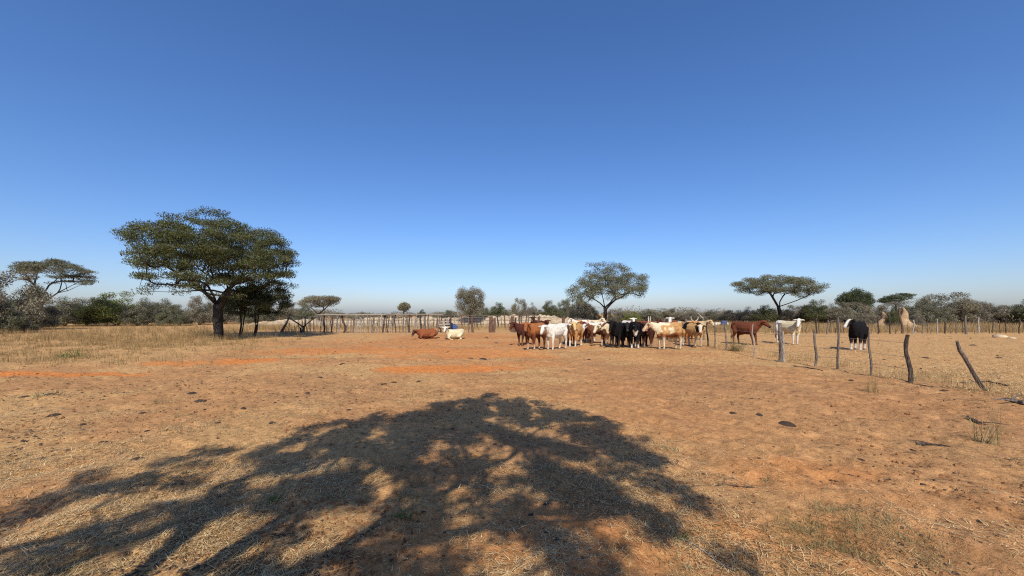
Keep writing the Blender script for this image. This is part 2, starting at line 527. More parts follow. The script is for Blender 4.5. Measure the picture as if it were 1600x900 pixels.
def tall_grass():
    vs, fs, k = [], [], 0
    def region(n, xs, ys, h0, h1, w0, w1, seed):
        nonlocal k
        base = np.stack([xs, ys, gh(xs, ys) - 0.01], 1)
        rg = np.random.default_rng(seed)
        v, f = blades(n, base, (np.where(xs < -6, 0.28 + 0.72 * sstep(13, 34, ys), 1.0)) * rg.uniform(h0, h1, n) * (0.45 + 0.9 * fbm(xs * 0.35, ys * 0.35, 3, 55)), rg.uniform(w0, w1, n), np.clip(np.abs(rg.normal(0, 0.25, n)), 0, 0.8), curve=0.12, seed=seed)
        vs.append(v); fs.append(f + k); k += len(v)
    # meadow round the acacia
    X, Y = in_view(80000, 11.5, 85, px0=-80, px1=470, power=0.8, seed=31)
    edge = -8.5 + (fbm(X * 0.3, Y * 0.3, 3, 61) - 0.5) * 6 - 0.32 * (Y - 15)
    m = (X < edge) & (Y > 11.5 + (fbm(X * 0.5, Y * 0.5, 2, 62) - 0.5) * 4 - 0.02 * X)
    dens = (sstep(0.0, 10.0, edge - X) * 0.75 + 0.05) * (0.12 + 0.88 * sstep(11.5, 22, Y))
    m &= RNG.uniform(0, 1, len(X)) < dens * np.clip((fbm(X * 0.5, Y * 0.5, 4, 66) - 0.30) * 3.0, 0.05, 1)
    region(m.sum(), X[m], Y[m], 0.10, 0.44, 0.005, 0.015, 1)
    ti = RNG.choice(len(X[m]), 1500, replace=False)
    tx, ty = np.repeat(X[m][ti], 24), np.repeat(Y[m][ti], 24)
    tx = tx + RNG.normal(0, .10, len(tx)); ty = ty + RNG.normal(0, .10, len(ty))
    region(len(tx), tx, ty, 0.25, 0.75, 0.006, 0.016, 7)
    # beyond the pole fence
    X, Y = in_view(36000, 37, 58, px0=380, px1=1150, power=1.0, seed=32)
    m = RNG.uniform(0, 1, len(X)) < fbm(X * 0.4, Y * 0.4, 3, 67)
    region(m.sum(), X[m], Y[m], 0.25, 0.65, 0.015, 0.04, 2)
    # beyond the stick fence on the far side of the paddock
    X, Y = in_view(60000, 31.5, 62, px0=1080, px1=1690, power=1.0, seed=33)
    m = RNG.uniform(0, 1, len(X)) < 0.25 + 0.75 * fbm(X * 0.3, Y * 0.3, 3, 68)
    region(m.sum(), X[m], Y[m], 0.25, 0.75, 0.012, 0.035, 3)
    # thin wisps along the wire fence and around
    X = RNG.normal(9.9, 0.35, 5200); Y = RNG.uniform(6.0, 24, 5200)
    m = RNG.uniform(0, 1, len(X)) < sstep(0.45, 0.7, fbm(X * 1.5, Y * 1.5, 2, 69))
    region(m.sum(), X[m], Y[m], 0.12, 0.42, 0.004, 0.010, 4)
    ob = link('tall_grass', np_mesh('tall_grass', np.vstack(vs), np.vstack(fs)), M['grass_tan'])
    tag(ob, 'tall dry yellow brown grass below the bushes and beyond the fences', 'grass', kind='stuff')

def soil_clods(count, seed, ns, name, mat, label, lo, squash, side):
    X, Y = in_view(count, 2.0, 28, power=1.0, seed=seed)
    o, s, d = soil_masks(X, Y)
    keep = RNG.uniform(0, 1, len(X)) < sstep(lo, 0.7, fbm(X * 0.7, Y * 0.7, 3, ns)) * 0.9 * np.where(X < -1, 1.0, side) + 0.04 * side
    X, Y = X[keep], Y[keep]
    n = len(X)
    s_ = RNG.gamma(2.0, 0.004, n) + 0.005
    s_ = np.minimum(s_, 0.016) * (1 + 0.07 * Y)
    octa = np.array([(1, 0, 0), (0, 1, 0), (-1, 0, 0), (0, -1, 0), (0.1, 0.1, 0.8), (0, 0, -0.6)])
    of = np.array([(0, 1, 4), (1, 2, 4), (2, 3, 4), (3, 0, 4), (1, 0, 5), (2, 1, 5), (3, 2, 5), (0, 3, 5)])
    a = RNG.uniform(0, 6.28, n)
    p = octa[None] * (1 + RNG.uniform(-0.35, 0.35, (n, 6, 3)))
    p *= s_[:, None, None] * RNG.uniform(0.6, 1.5, (n, 1, 3)) * np.array([1, 1, squash])
    ca, sa = np.cos(a)[:, None], np.sin(a)[:, None]
    q = np.stack([p[..., 0] * ca - p[..., 1] * sa, p[..., 0] * sa + p[..., 1] * ca, p[..., 2]], -1)
    q += np.stack([X, Y, gh(X, Y) + s_ * 0.12], 1)[:, None]
    f = (of[None] + (np.arange(n) * 6)[:, None, None]).reshape(-1, 3)
    ob = link(name, np_mesh(name, q.reshape(-1, 3), f), M[mat])
    tag(ob, label, 'clods', kind='stuff')

def paddock_straw():
    X, Y = in_view(90000, 6.5, 31, px0=1080, px1=1680, power=0.9, seed=51)
    m = (X > 9.2) & (RNG.uniform(0, 1, len(X)) < np.clip((fbm(X * 0.7, Y * 1.6, 4, 73) - 0.42) * 5, 0.03, 1))
    X, Y = X[m], Y[m]; n = len(X)
    base = np.stack([X, Y, gh(X, Y) + RNG.uniform(0.0, 0.02, n)], 1)
    v, f = blades(n, base, RNG.uniform(.03, .13, n), RNG.uniform(.003, .007, n) * (1 + .05 * Y), np.clip(RNG.normal(.82, .15, n), .3, 1), seed=8)
    ob = link('trampled_straw', np_mesh('trampled_straw', v, f), M['straw'])
    tag(ob, 'pale trampled straw in streaks over the paddock behind the wire fence', 'straw', kind='stuff')
paddock_straw()
straw_litter(); short_grass(); tall_grass()
soil_clods(15000, 41, 81, 'soil_clods', 'clod', 'small crumbs and clods of brown soil scattered over the sand', .42, 1.0, .6)
soil_clods(13000, 43, 83, 'dung_crumbs', 'dung', 'dark crumbs of trodden dung scattered over the sand', .46, 0.6, .12)

# ------------------------------------------------------------------ trees
class Skel:
    def __init__(self, pts):
        self.p = [np.array(pts[0], float)]; self.par = [-1]; self.dir = [np.array([0, 0, 1.0])]
        self.chains = []; self.w = [0]
        self.chain(0, pts[1:])
    def chain(self, start, pts):
        idx = [start]; cur = start
        for q in pts:
            q = np.array(q, float)
            d = q - self.p[cur]
            self.p.append(q); self.par.append(cur); self.w.append(0)
            self.dir.append(d / (np.linalg.norm(d) + 1e-9))
            cur = len(self.p) - 1; idx.append(cur)
        self.chains.append(idx)
        return cur
    def connect(self, targets, step=0.5, jitter=0.06, from_idx=0, down=1.0, bend=0.45, sag=0.0):
        base = self.p[from_idx]
        targets = sorted([np.array(t, float) for t in targets], key=lambda t: np.linalg.norm(t - base))
        tips = []
        for t in targets:
            P = np.array(self.p[from_idx:]); D = np.array(self.dir[from_idx:])
            d = t - P; L = np.linalg.norm(d, axis=1) + 1e-6
            cosang = (d * D).sum(1) / L
            cost = L * (1.0 + 0.55 * (1 - cosang)) + down * np.maximum(P[:, 2] - t[2] + 0.15, 0)
            k = int(np.argmin(cost)) + from_idx
            a = self.p[k]; L = np.linalg.norm(t - a)
            m = max(2, int(L / step))
            c1 = a + self.dir[k] * L * bend + np.array([0, 0, sag * L])
            pts = []
            for i in range(1, m + 1):
                s = i / m
                q = (1 - s) ** 2 * a + 2 * s * (1 - s) * c1 + s * s * t
                if i < m: q = q + RNG.normal(0, jitter * min(L, 1.5), 3) * (1 if i < m else 0)
                pts.append(q)
            tips.append(self.chain(k, pts))
            c = tips[-1]
            while c >= 0:
                self.w[c] += 1; c = self.par[c]
        self.tips = getattr(self, 'tips', []) + tips
        return tips
    def mesh(self, name, r_trunk, r_tip, sides=6, flare=1.35, limb=0.72):
        w = np.maximum(np.array(self.w, float), 1)
        ex = math.log(r_trunk / r_tip) / math.log(max(w[0], 2))
        rad = r_tip * w ** ex
        mb = MB()
        for ch in self.chains:
            pts = [self.p[i] for i in ch]
            rs = [rad[i] for i in ch]
            if ch is not self.chains[0]:
                rs = [max(q * limb, r_tip) for q in rs]
            rs[0] = min(rs[0], rs[1] * 1.25)
            if ch[0] == 0:
                rs[0] = rad[0] * flare
            s = 9 if rs[1] > 0.09 else (sides if rs[1] > 0.03 else 4)
            mb.tube(pts, rs, s, cap=True, wob=0.07 if rs[1] > 0.05 else 0)
        return mb.mesh(name, smooth=True)

def leaf_cloud(centres, n_each, rx, rz, length, width, up=0.25, outward=None, seed=0, flat=False):
    rg = np.random.default_rng(seed)
    C = np.repeat(np.asarray(centres), n_each, axis=0)
    n = len(C)
    d = rg.normal(0, 1, (n, 3)); d /= np.linalg.norm(d, axis=1)[:, None]
    rad = rg.uniform(0, 1, n) ** (1 / 2.2)
    P = C + d * rad[:, None] * np.array([rx, rx, rz])
    D = rg.normal(0, 1, (n, 3)) + np.array([0, 0, up]) + d * 0.6
    if flat: D[:, 2] *= 0.45
    D /= np.linalg.norm(D, axis=1)[:, None]
    W = np.cross(D, rg.normal(0, 1, (n, 3))); W /= np.linalg.norm(W, axis=1)[:, None] + 1e-9
    L = length * rg.uniform(0.5, 1.35, n); Wd = width * rg.uniform(0.6, 1.3, n)
    a = P - D * (L / 2)[:, None]; b = P + D * (L / 2)[:, None]
    s = W * (Wd / 2)[:, None]; m = P + D * (L * 0.08)[:, None]
    v = np.stack([a, m - s, b, m + s], 1).reshape(-1, 3)
    return v, np.arange(4 * n).reshape(-1, 4)

def crown_mesh(name, parts):
    vs, fs, mi, k = [], [], [], 0
    for v, f, m in parts:
        vs.append(v); fs.append(f + k); mi.append(np.full(len(f), m)); k += len(v)
    return np_mesh(name, np.vstack(vs), np.vstack(fs), mat_idx=np.concatenate(mi))

def profile_targets(n, prof, rx, ry, cx=0.0, seed=0, carve=0.45, cs=0.9, shell=0.6, minsep=0.0):
    """points inside a crown given by rows (s, bottom, top), s = signed radius -1..1"""
    rg = np.random.default_rng(seed)
    prof = np.array(prof, float)
    out = []
    tries = 0
    while len(out) < n and tries < n * 60:
        tries += 1
        ph = rg.uniform(0, 2 * math.pi); rho = math.sqrt(rg.uniform(0, 1))
        u, v = rho * math.cos(ph), rho * math.sin(ph)
        wgt = (1 + math.cos(ph)) / 2
        def at(s, col): return np.interp(s, prof[:, 0], prof[:, col])
        bot = wgt * at(rho, 1) + (1 - wgt) * at(-rho, 1)
        top = wgt * at(rho, 2) + (1 - wgt) * at(-rho, 2)
        if top - bot < 0.02: continue
        t = rg.uniform(0, 1) ** shell
        p = np.array([cx + u * rx, v * ry, bot + (top - bot) * t])
        if vnoise3(p[None] * np.array([cs, cs, cs * 2.2]), seed + 3)[0] < carve and t < 0.93: continue
        if minsep and out:
            if np.min(np.linalg.norm((np.array(out) - p) * np.array([1, 1, 1.8]), axis=1)) < minsep: continue
        out.append(p)
    return out

def fit_crown(tg, x0, Y, px0, px1, ytop, pad=10):
    """a deep crown looks wider than its middle section: size it so that its outline keeps the width and top it has in the picture"""
    T = np.array(tg)
    for _ in range(8):
        d = Y + T[:, 1]
        px = 800 + F_PX * (x0 + T[:, 0]) / d
        lo, hi = np.percentile(px, 1), np.percentile(px, 99)
        k = (px1 - px0 - 2 * pad) / (hi - lo)
        cx = T[:, 0].mean()
        T[:, 0] = cx + (T[:, 0] - cx) * k + ((px0 + px1) / 2 - (lo + hi) / 2) * Y / F_PX
        T[:, 1] *= k
        py = HOR - F_PX * (T[:, 2] - CAM_H) / (Y + T[:, 1])
        zb = np.percentile(T[:, 2], 2)
        kz = (HOR - ytop - pad * .4) / max(HOR - np.percentile(py, .7), 1)
        T[:, 2] = zb + (T[:, 2] - zb) * (0.3 + 0.7 * kz)
    return [t for t in T]

def finish_tree(name, loc, trunk_me, crown_me, mats_t, mats_c, label, group=None, rotz=0.0, cat='tree'):
    t = empty(name, loc, rotz)
    link('trunk', trunk_me, mats_t, t)
    link('crown', crown_me, mats_c, t)
    tag(t, label, cat, group)
    return t

def put(px, Y, dz=0.03):
    x = X_at(px, Y)
    return (x, Y, g1(x, Y) - dz)

# --- the wide acacia beside the pole fence
def big_acacia():
    Y = F_PX * CAM_H / (530 - HOR)
    sc = Y / F_PX                                    # metres per picture pixel there
    bx = 341
    rows = [(175, 452, 374), (190, 452, 366), (205, 448, 360), (235, 452, 350), (262, 458, 345), (285, 458, 330), (320, 460, 325), (350, 462, 333), (375, 468, 350), (400, 480, 352), (430, 482, 356), (455, 470, 370), (469, 440, 388)]
    cxp = 322
    half = 148
    prof = [((x - cxp) / half, (530 - yb) * sc, (530 - yt) * sc) for x, yb, yt in rows]
    cx = (cxp - bx) * sc
    tg = profile_targets(600, prof, half * sc, half * sc * 0.92, cx, seed=5, carve=0.475, cs=0.85, shell=0.62, minsep=0.22)
    tg = fit_crown(tg, X_at(bx, Y), Y, 184, 473, 325, 22)
    for t in tg:
        ph = vnoise(np.array([t[0] * .5]), np.array([t[1] * .5]), 88)[0] * 1.4
        q = (math.floor(t[2] / 0.7 + ph) + 0.5 - ph + random.uniform(-.2, .2)) * 0.7
        lay = 0.75 if t[2] < 4.6 else 0.3                 # tiers below, a closed dome above
        t[2] = t[2] * (1 - lay) + q * lay
    sk = Skel([(0, 0, -0.15), (0.02, 0, 0.5), (-0.05, 0.02, 1.1), (-0.02, 0, 1.7), (-0.08, 0, 2.2)])
    f = 4
    l = sk.chain(f, [(-0.35, 0.1, 2.7), (-0.75, 0.1, 3.4), (-1.0, 0.3, 4.2), (-1.1, 0.2, 5.2)])
    sk.chain(f - 1, [(0.32, -0.1, 2.2), (0.7, -0.2, 2.9), (1.3, -0.3, 3.6), (2.0, -0.2, 4.2)])
    sk.chain(f, [(-0.5, -0.4, 2.9), (-1.4, -0.8, 3.8), (-2.3, -1.2, 4.5)])
    sk.chain(f, [(-0.1, 0.6, 2.9), (0.3, 1.5, 3.8), (0.7, 2.4, 4.5)])
    sk.connect(tg, step=0.55, jitter=0.05, from_idx=4, down=2.6, bend=0.35, sag=0.05)
    tips = np.array([sk.p[i] for i in sk.tips])
    lv = leaf_cloud(tips, 135, 0.56, 0.24, 0.13, 0.042, up=1.2, seed=1)
    tw = leaf_cloud(tips, 12, 0.55, 0.20, 0.5, 0.014, up=0.2, seed=2, flat=True)
    cm = crown_mesh('acacia_crown', [(lv[0], lv[1], 0), (tw[0], tw[1], 1)])
    x, y = gp(bx, 530)
    finish_tree('acacia_tree', (x, y, g1(x, y)), sk.mesh('acacia_trunk', 0.27, 0.013), cm, M['bark_dark'], [M['leaf_olive'], M['twig']],
                'big dark green spreading acacia tree, its thick trunk in dry grass beside the pole fence')
big_acacia()

# --- two slim dark trees under its outer branches
def slim_tree(bxs, py, cxp, half, rows, seed, label):
    x0, Y = gp(bxs[0], py); sc = Y / F_PX
    prof = [((a - cxp) / half, (py - b) * sc, (py - t) * sc) for a, b, t in rows]
    cx = (cxp - bxs[0]) * sc
    tg = profile_targets(120, prof, half * sc, half * sc * 0.9, cx, seed=seed, carve=0.42, cs=1.0, shell=0.8, minsep=0.2)
    dx = (bxs[1] - bxs[0]) * sc
    top = (py - 487) * sc
    sk = Skel([(0, 0, -0.1), (dx * 0.1 + 0.1, 0, top * 0.5), (dx * 0.2 - 0.02, 0.02, top), (dx * 0.3 + 0.1, 0, top * 1.5)])
    sk.chain(0, [(dx * 0.5, 0.05, 0.4), (dx, 0.05, top), (dx * 1.3, 0.1, top * 1.5)])
    sk.connect(tg, step=0.4, jitter=0.06, from_idx=2, down=1.2)
    tips = np.array([sk.p[i] for i in sk.tips])
    lv = leaf_cloud(tips, 120, 0.42, 0.20, 0.12, 0.045, up=0.3, seed=seed)
    tw = leaf_cloud(tips, 10, 0.4, 0.2, 0.4, 0.014, seed=seed + 1)
    cm = crown_mesh('slim_crown', [(lv[0], lv[1], 0), (tw[0], tw[1], 1)])
    finish_tree('small_tree', (x0, Y, g1(x0, Y)), sk.mesh('slim_trunk', 0.075, 0.012, flare=1.1), cm, M['bark_dark'], [M['leaf_dark'], M['twig']], label)
slim_tree((374, 382), 526, 388, 32, [(355, 488, 462), (372, 492, 448), (390, 494, 445), (408, 492, 450), (420, 485, 465)], 51, 'slim dark tree with curved thin stems close beside the thick acacia trunk')
slim_tree((397, 404), 525.5, 415, 34, [(380, 492, 460), (400, 496, 440), (418, 494, 430), (436, 490, 432), (449, 476, 445)], 53, 'slim dark tree with two straight stems between the acacia trunk and the pole fence')

# --- the tree behind the camera whose shadow falls on the foreground
def shade_tree():
    tt = math.tan(R(SUN_EL))
    poly = np.array([(-5.2, 2.4), (-4.9, 3.2), (-4.3, 3.75), (-4.0, 4.4), (-3.4, 5.0), (-2.9, 5.7), (-1.7, 6.6), (-0.9, 7.3), (-0.35, 7.6), (0.4, 7.2), (0.9, 6.6), (1.3, 6.2), (1.65, 5.5), (1.7, 4.8), (1.5, 4.0), (1.6, 3.1), (1.5, 2.5), (1.2, 1.6), (1.4, 0.2), (0.2, -1.2), (-1.8, -2.0), (-4.0, -1.4), (-5.4, 0.6)])
    def inside(x, y):
        c = False; j = len(poly) - 1
        for i in range(len(poly)):
            xi, yi = poly[i]; xj, yj = poly[j]
            if (yi > y) != (yj > y) and x < (xj - xi) * (y - yi) / (yj - yi) + xi: c = not c
            j = i
        return c
    def hidden(x, y, z):
        if y < 0.15: return True
        if abs(x) / y * F_PX > 900: return True
        return (z - CAM_H) / y * F_PX > 545
    rg = np.random.default_rng(77)
    tg = []
    tries = 0
    while len(tg) < 820 and tries < 90000:
        tries += 1
        sx, sy = rg.uniform(-5.4, 2.2), rg.uniform(-2, 7.7)
        if not inside(sx, sy): continue
        core = math.hypot((sx + 0.6) / 2.3, (sy - 4.6) / 2.5)
        keep = 0.25 + 0.75 * (core < 1.0)
        if sy < 3.0: keep *= 0.6
        if sx < -2.6 and sy < 4.2: keep = max(keep, 0.42)
        nz = fbm(np.array([sx * 4.6 + sy * 1.6]), np.array([sy * 2.4]), 2, 23)[0]
        if nz < (0.47 if core < 1 else 0.54): keep *= 0.05
        if rg.uniform() > keep: continue
        z = rg.uniform(3.6, 6.2)
        y = sy - z / tt
        k = 0
        while not hidden(sx, y, z - 0.35) and k < 30:
            z += 0.15; y = sy - z / tt; k += 1
        tg.append((sx, y, z))
    def sh(pts): return [(x, y - z / tt, z) for x, y, z in pts]
    b = (-2.15, -0.9)
    sk = Skel([(b[0], b[1], -0.1), (b[0] + 0.03, b[1], 0.7), (b[0] + 0.08, b[1] - 0.05, 1.4), (b[0] + 0.1, b[1] - 0.1, 2.0)])
    f = 3
    sk.chain(f, sh([(-2.2, 2.1, 2.7), (-2.35, 2.75, 3.1), (-2.72, 3.6, 3.6), (-2.3, 4.3, 4.2)]))
    sk.chain(f, sh([(-2.0, 2.0, 2.7), (-1.8, 3.0, 3.2), (-1.55, 4.1, 3.9), (-0.9, 5.3, 4.8), (-0.3, 6.4, 5.6)]))
    sk.chain(f, sh([(-1.9, 1.9, 2.6), (-1.2, 2.55, 3.0), (-0.2, 2.95, 3.5), (1.0, 3.15, 4.1)]))
    sk.chain(f, sh([(-2.4, 1.8, 2.7), (-3.2, 2.2, 3.3), (-4.2, 2.7, 4.0)]))
    sk.chain(f, sh([(-1.9, 1.6, 2.7), (-1.2, 0.6, 3.4), (-0.6, -0.4, 4.2)]))
    sk.chain(6, sh([(-2.9, 4.2, 4.3), (-3.3, 4.7, 4.7)]))
    sk.chain(9, sh([(-0.6, 4.3, 4.6), (0.6, 4.9, 5.2), (1.3, 5.3, 5.7)]))
    sk.connect(tg, step=0.35, jitter=0.06, from_idx=3, down=0.5, bend=0.35)
    tips = np.array([sk.p[i] for i in sk.tips])
    lv = leaf_cloud(tips, 96, 0.19, 0.11, 0.088, 0.036, up=0.2, seed=9)
    tw = leaf_cloud(tips, 7, 0.30, 0.2, 0.32, 0.009, seed=10)
    cm = crown_mesh('shade_crown', [(lv[0], lv[1], 0), (tw[0], tw[1], 1)])
    t = empty('shade_tree', (b[0], b[1], g1(*b)))
    tm = sk.mesh('shade_trunk', 0.17, 0.008, limb=0.75)
    for me in (tm, cm):
        me.transform(Matrix.Translation((-b[0], -b[1], 0)))
    link('trunk', tm, M['bark_dark'], t); link('crown', cm, [M['leaf_olive'], M['twig']], t)
    tag(t, 'acacia tree whose open crown throws the branching shadow over the sand', 'tree')
shade_tree()

# --- trees in the middle distance
def photo_tree(name, label, bx, py_base, cxp, half, rows, n, trunk_r, limbs, mats, lsize, per, rxz, seed, carve=0.44, depth=0.9, cs=0.6, shell=0.6, bark='bark_dark', tw_n=10, fork_from=2, down=1.3, sep=0.0):
    x0, Y = gp(bx, py_base); sc = Y / F_PX
    P = lambda q: ((q[0] - bx) * sc, (q[2] if len(q) > 2 else 0.0), (py_base - q[1]) * sc)
    prof = [((a - cxp) / half, (py_base - b) * sc, (py_base - t) * sc) for a, b, t in rows]
    tg = profile_targets(n, prof, half * sc, half * sc * depth, (cxp - bx) * sc, seed=seed, carve=carve, cs=cs, shell=shell, minsep=sep)
    tg = fit_crown(tg, x0, Y, rows[0][0], rows[-1][0], min(r_[2] for r_ in rows), 6 if half > 40 else 3)
    sk = Skel([P(q) for q in limbs[0]])
    tip0 = len(sk.p) - 1
    for ch in limbs[1:]:
        start = min(range(len(sk.p)), key=lambda i: np.linalg.norm(sk.p[i] - np.array(P(ch[0]))))
        sk.chain(start, [P(q) for q in ch[1:]])
    sk.connect(tg, step=0.7, jitter=0.05, from_idx=fork_from, down=down, bend=0.35)
    tips = np.array([sk.p[i] for i in sk.tips])
    lv = leaf_cloud(tips, int(per * 1.5), rxz[0], rxz[1], lsize[0], lsize[1], up=0.3, seed=seed + 1)
    tw = leaf_cloud(tips, tw_n, rxz[0], rxz[1], 0.6, 0.022, seed=seed + 2)
    cm = crown_mesh(name + '_crown', [(lv[0], lv[1], 0), (tw[0], tw[1], 1)])
    return finish_tree(name, (x0, Y, g1(x0, Y)), sk.mesh(name + '_trunk', trunk_r, 0.018), cm, M[bark], [M[mats], M['twig']], label)

photo_tree('thorn_tree', 'tall grey green thorn tree with forked trunk rising behind the huddled cattle', 944, 509, 948, 64,
           [(884, 492, 455), (900, 482, 440), (918, 470, 414), (935, 462, 411), (955, 458, 413), (975, 462, 420), (990, 476, 426), (1005, 470, 432), (1012, 455, 436)],
           210, 0.24, [[(944, 511), (945, 500), (946, 490), (945, 481)], [(945, 481), (936, 474, -.6), (922, 466, -1.2), (908, 460, -1.6)], [(945, 481), (944, 468, .5), (941, 452, .9), (938, 436, 1.0)], [(946, 483), (954, 474, .4), (964, 463, .9), (976, 460, 1.3), (990, 455, 1.6)]],
           'leaf_grey', (0.20, 0.06), 85, (0.75, 0.42), 61, carve=0.47, cs=0.55, sep=0.3)
photo_tree('umbrella_tree', 'flat topped umbrella acacia standing behind the paddock with the cream cow', 1221, 507, 1215, 72,
           [(1145, 452, 440), (1158, 460, 435), (1175, 464, 431), (1200, 462, 430), (1215, 456, 433), (1235, 458, 431), (1255, 468, 435), (1275, 470, 445), (1287, 455, 450)],
           190, 0.25, [[(1221, 509), (1220, 497), (1218, 486), (1216, 480)], [(1216, 480), (1208, 470, -.3), (1200, 462, -.6), (1190, 452, -.9)], [(1218, 484), (1222, 472, .5), (1230, 464, 1.), (1238, 456, 1.4)], [(1219, 482), (1228, 475, -.4), (1238, 470, -1.), (1252, 462, -1.6)]],
           'leaf_grey', (0.20, 0.06), 95, (0.85, 0.30), 63, carve=0.43, cs=0.55, sep=0.3, shell=0.5)
photo_tree('umbrella_tree', 'leaning umbrella tree with a long bare branch above the grey bushes', 62, 512, 84, 62,
           [(22, 450, 414), (40, 440, 411), (60, 430, 408), (85, 424, 404), (105, 430, 409), (125, 436, 416), (147, 447, 424)],
           150, 0.2, [[(62, 514), (63, 495), (64, 475), (66, 462)], [(66, 462), (60, 445, -.4), (68, 428, -.6), (78, 418, -.8)], [(64, 470), (82, 457, .5), (100, 444, .9), (122, 432, 1.1), (140, 424, 1.1)], [(82, 457), (104, 454, .1), (122, 445, .2), (144, 442, .3)]],
           'leaf_grey', (0.18, 0.055), 70, (0.75, 0.17), 65, carve=0.50, cs=0.7, sep=0.25, shell=0.55, bark='bark_grey', tw_n=16)
photo_tree('umbrella_tree', 'small grey umbrella tree rising behind the broken end of the pole fence', 498, 506, 500, 31,
           [(469, 482, 470), (482, 484, 463), (500, 480, 462), (518, 478, 463), (530, 470, 465)],
           110, 0.17, [[(498, 508), (498, 498), (497, 491)], [(497, 491), (490, 482, -.4), (483, 475, -.8)], [(497, 493), (504, 484, .4), (512, 474, .8)]],
           'leaf_dust', (0.22, 0.07), 55, (0.7, 0.25), 67, carve=0.44, sep=0.25, bark='bark_grey', fork_from=1)
photo_tree('thorn_tree', 'upright twiggy grey tree rising behind the gap in the paddock fence', 734, 510, 735, 22,
           [(713, 484, 462), (722, 493, 453), (735, 494, 451), (748, 493, 456), (757, 484, 464)],
           150, 0.15, [[(734, 512), (734, 500), (735, 490), (735, 480)], [(734, 496), (727, 482, -.3), (722, 470, -.5)], [(735, 492), (743, 478, .4), (748, 466, .6)]],
           'leaf_dust', (0.15, 0.05), 60, (0.5, 0.42), 169, carve=0.33, cs=0.8, sep=0.2, tw_n=18, shell=0.9)
photo_tree('round_tree', 'dense dark green round tree standing over grey bush behind the black cow', 1340, 504, 1337, 27,
           [(1308, 478, 470), (1318, 484, 458), (1332, 486, 453), (1348, 485, 454), (1358, 483, 459), (1363, 474, 468)],
           130, 0.2, [[(1340, 506), (1340, 496), (1339, 488)]],
           'leaf_dark', (0.24, 0.09), 80, (0.75, 0.6), 71, carve=0.25, shell=0.8, sep=0.3, fork_from=1)
photo_tree('round_tree', 'small round treetop on a bare stem far behind the pole fence', 631, 500, 631, 9.5,
           [(621, 484, 480), (626, 486, 475), (632, 486, 473.5), (638, 485, 476), (641, 482, 480)],
           60, 0.16, [[(631, 501), (631, 494), (631, 487)]],
           'leaf_dust', (0.35, 0.12), 40, (0.7, 0.5), 73, carve=0.2, sep=0.3, fork_from=1)
photo_tree('umbrella_tree', 'dark tiered acacia top showing above the big grey thicket', 1400, 505, 1400, 26,
           [(1374, 474, 469), (1388, 474, 463), (1402, 474, 459), (1415, 470, 458), (1426, 464, 460)],
           60, 0.16, [[(1400, 507), (1400, 490), (1400, 478)]],
           'leaf_dark', (0.22, 0.07), 60, (0.8, 0.2), 75, carve=0.42, sep=0.35, fork_from=1)

# --- bushes: a few kinds, copied with sizes of their own
def bush_kind(seed, mats, n=105, flat=1.0, twig=26, per=46, leaf=(0.075, 0.032), stem='bark_grey'):
    rg = np.random.default_rng(seed)
    tg = []
    while len(tg) < n:
        ph = rg.uniform(0, 6.283); rho = math.sqrt(rg.uniform()) 
        h = (1 - 0.55 * rho ** 2.2) * (0.85 + 0.3 * vnoise(np.array([math.cos(ph) * 1.5 + seed]), np.array([math.sin(ph) * 1.5]), seed)[0])
        z = (0.07 + (h - 0.07) * rg.uniform() ** 0.75)
        p = np.array([rho * math.cos(ph), rho * math.sin(ph), z * 2.0 * flat])
        if vnoise3(p[None] * 2.2, seed)[0] < 0.33: continue
        tg.append(p)
    sk = Skel([(0, 0, -0.08), (0.02, 0, 0.16)])
    for k in range(7):
        a = k * 0.9 + rg.uniform(-.3, .3)
        sk.chain(0, [(0.10 * math.cos(a), 0.10 * math.sin(a), 0.15), (0.32 * math.cos(a), 0.32 * math.sin(a), 0.65)])
    sk.connect(tg, step=0.3, jitter=0.07, from_idx=1, down=0.8, bend=0.35)
    tips = np.array([sk.p[i] for i in sk.tips])
    lv = leaf_cloud(tips, int(per * 2.9), 0.25, 0.22, leaf[0], leaf[1], up=0.6, seed=seed)
    tw = leaf_cloud(tips, twig, 0.23, 0.21, 0.34, 0.013, up=0.8, seed=seed + 1)
    cm = crown_mesh('bush_crown', [(lv[0], lv[1], 0), (tw[0], tw[1], 1)])
    tm = sk.mesh('bush_stems', 0.05, 0.006, sides=4, flare=1.0)
    tm.materials.append(M[stem])
    for m in (mats, 'twig'): cm.materials.append(M[m])
    return tm, cm

KINDS = {
    'grey': [bush_kind(101, 'leaf_dust'), bush_kind(102, 'leaf_dust', twig=40, per=30), bush_kind(103, 'leaf_grey', twig=30, per=40)],
    'green': [bush_kind(104, 'leaf_green', per=60, twig=16)],
    'dark': [bush_kind(105, 'leaf_grey', per=60, twig=12), bush_kind(106, 'leaf_olive', per=55, twig=14)],
}
_bc = 0
def bush(px, Y, wpx, top, kind, label, group=None, base=None, name='thorn_bush'):
    """px column of its middle, Y distance, width and top row in the picture"""
    global _bc
    ks = KINDS[kind]; tm, cm = ks[_bc % len(ks)]; _bc += 1
    x, y, z = put(px, Y)
    w = wpx * Y / F_PX / 2.25; h = max(Z_at(top, Y) / 2.1, 0.3)
    t = empty(name, (x, y, z), random.uniform(0, 6.28))
    t.scale = (w, w, h)
    link('stems', tm, None, t); link('crown', cm, None, t)
    tag(t, label, 'bush', group)
    return t

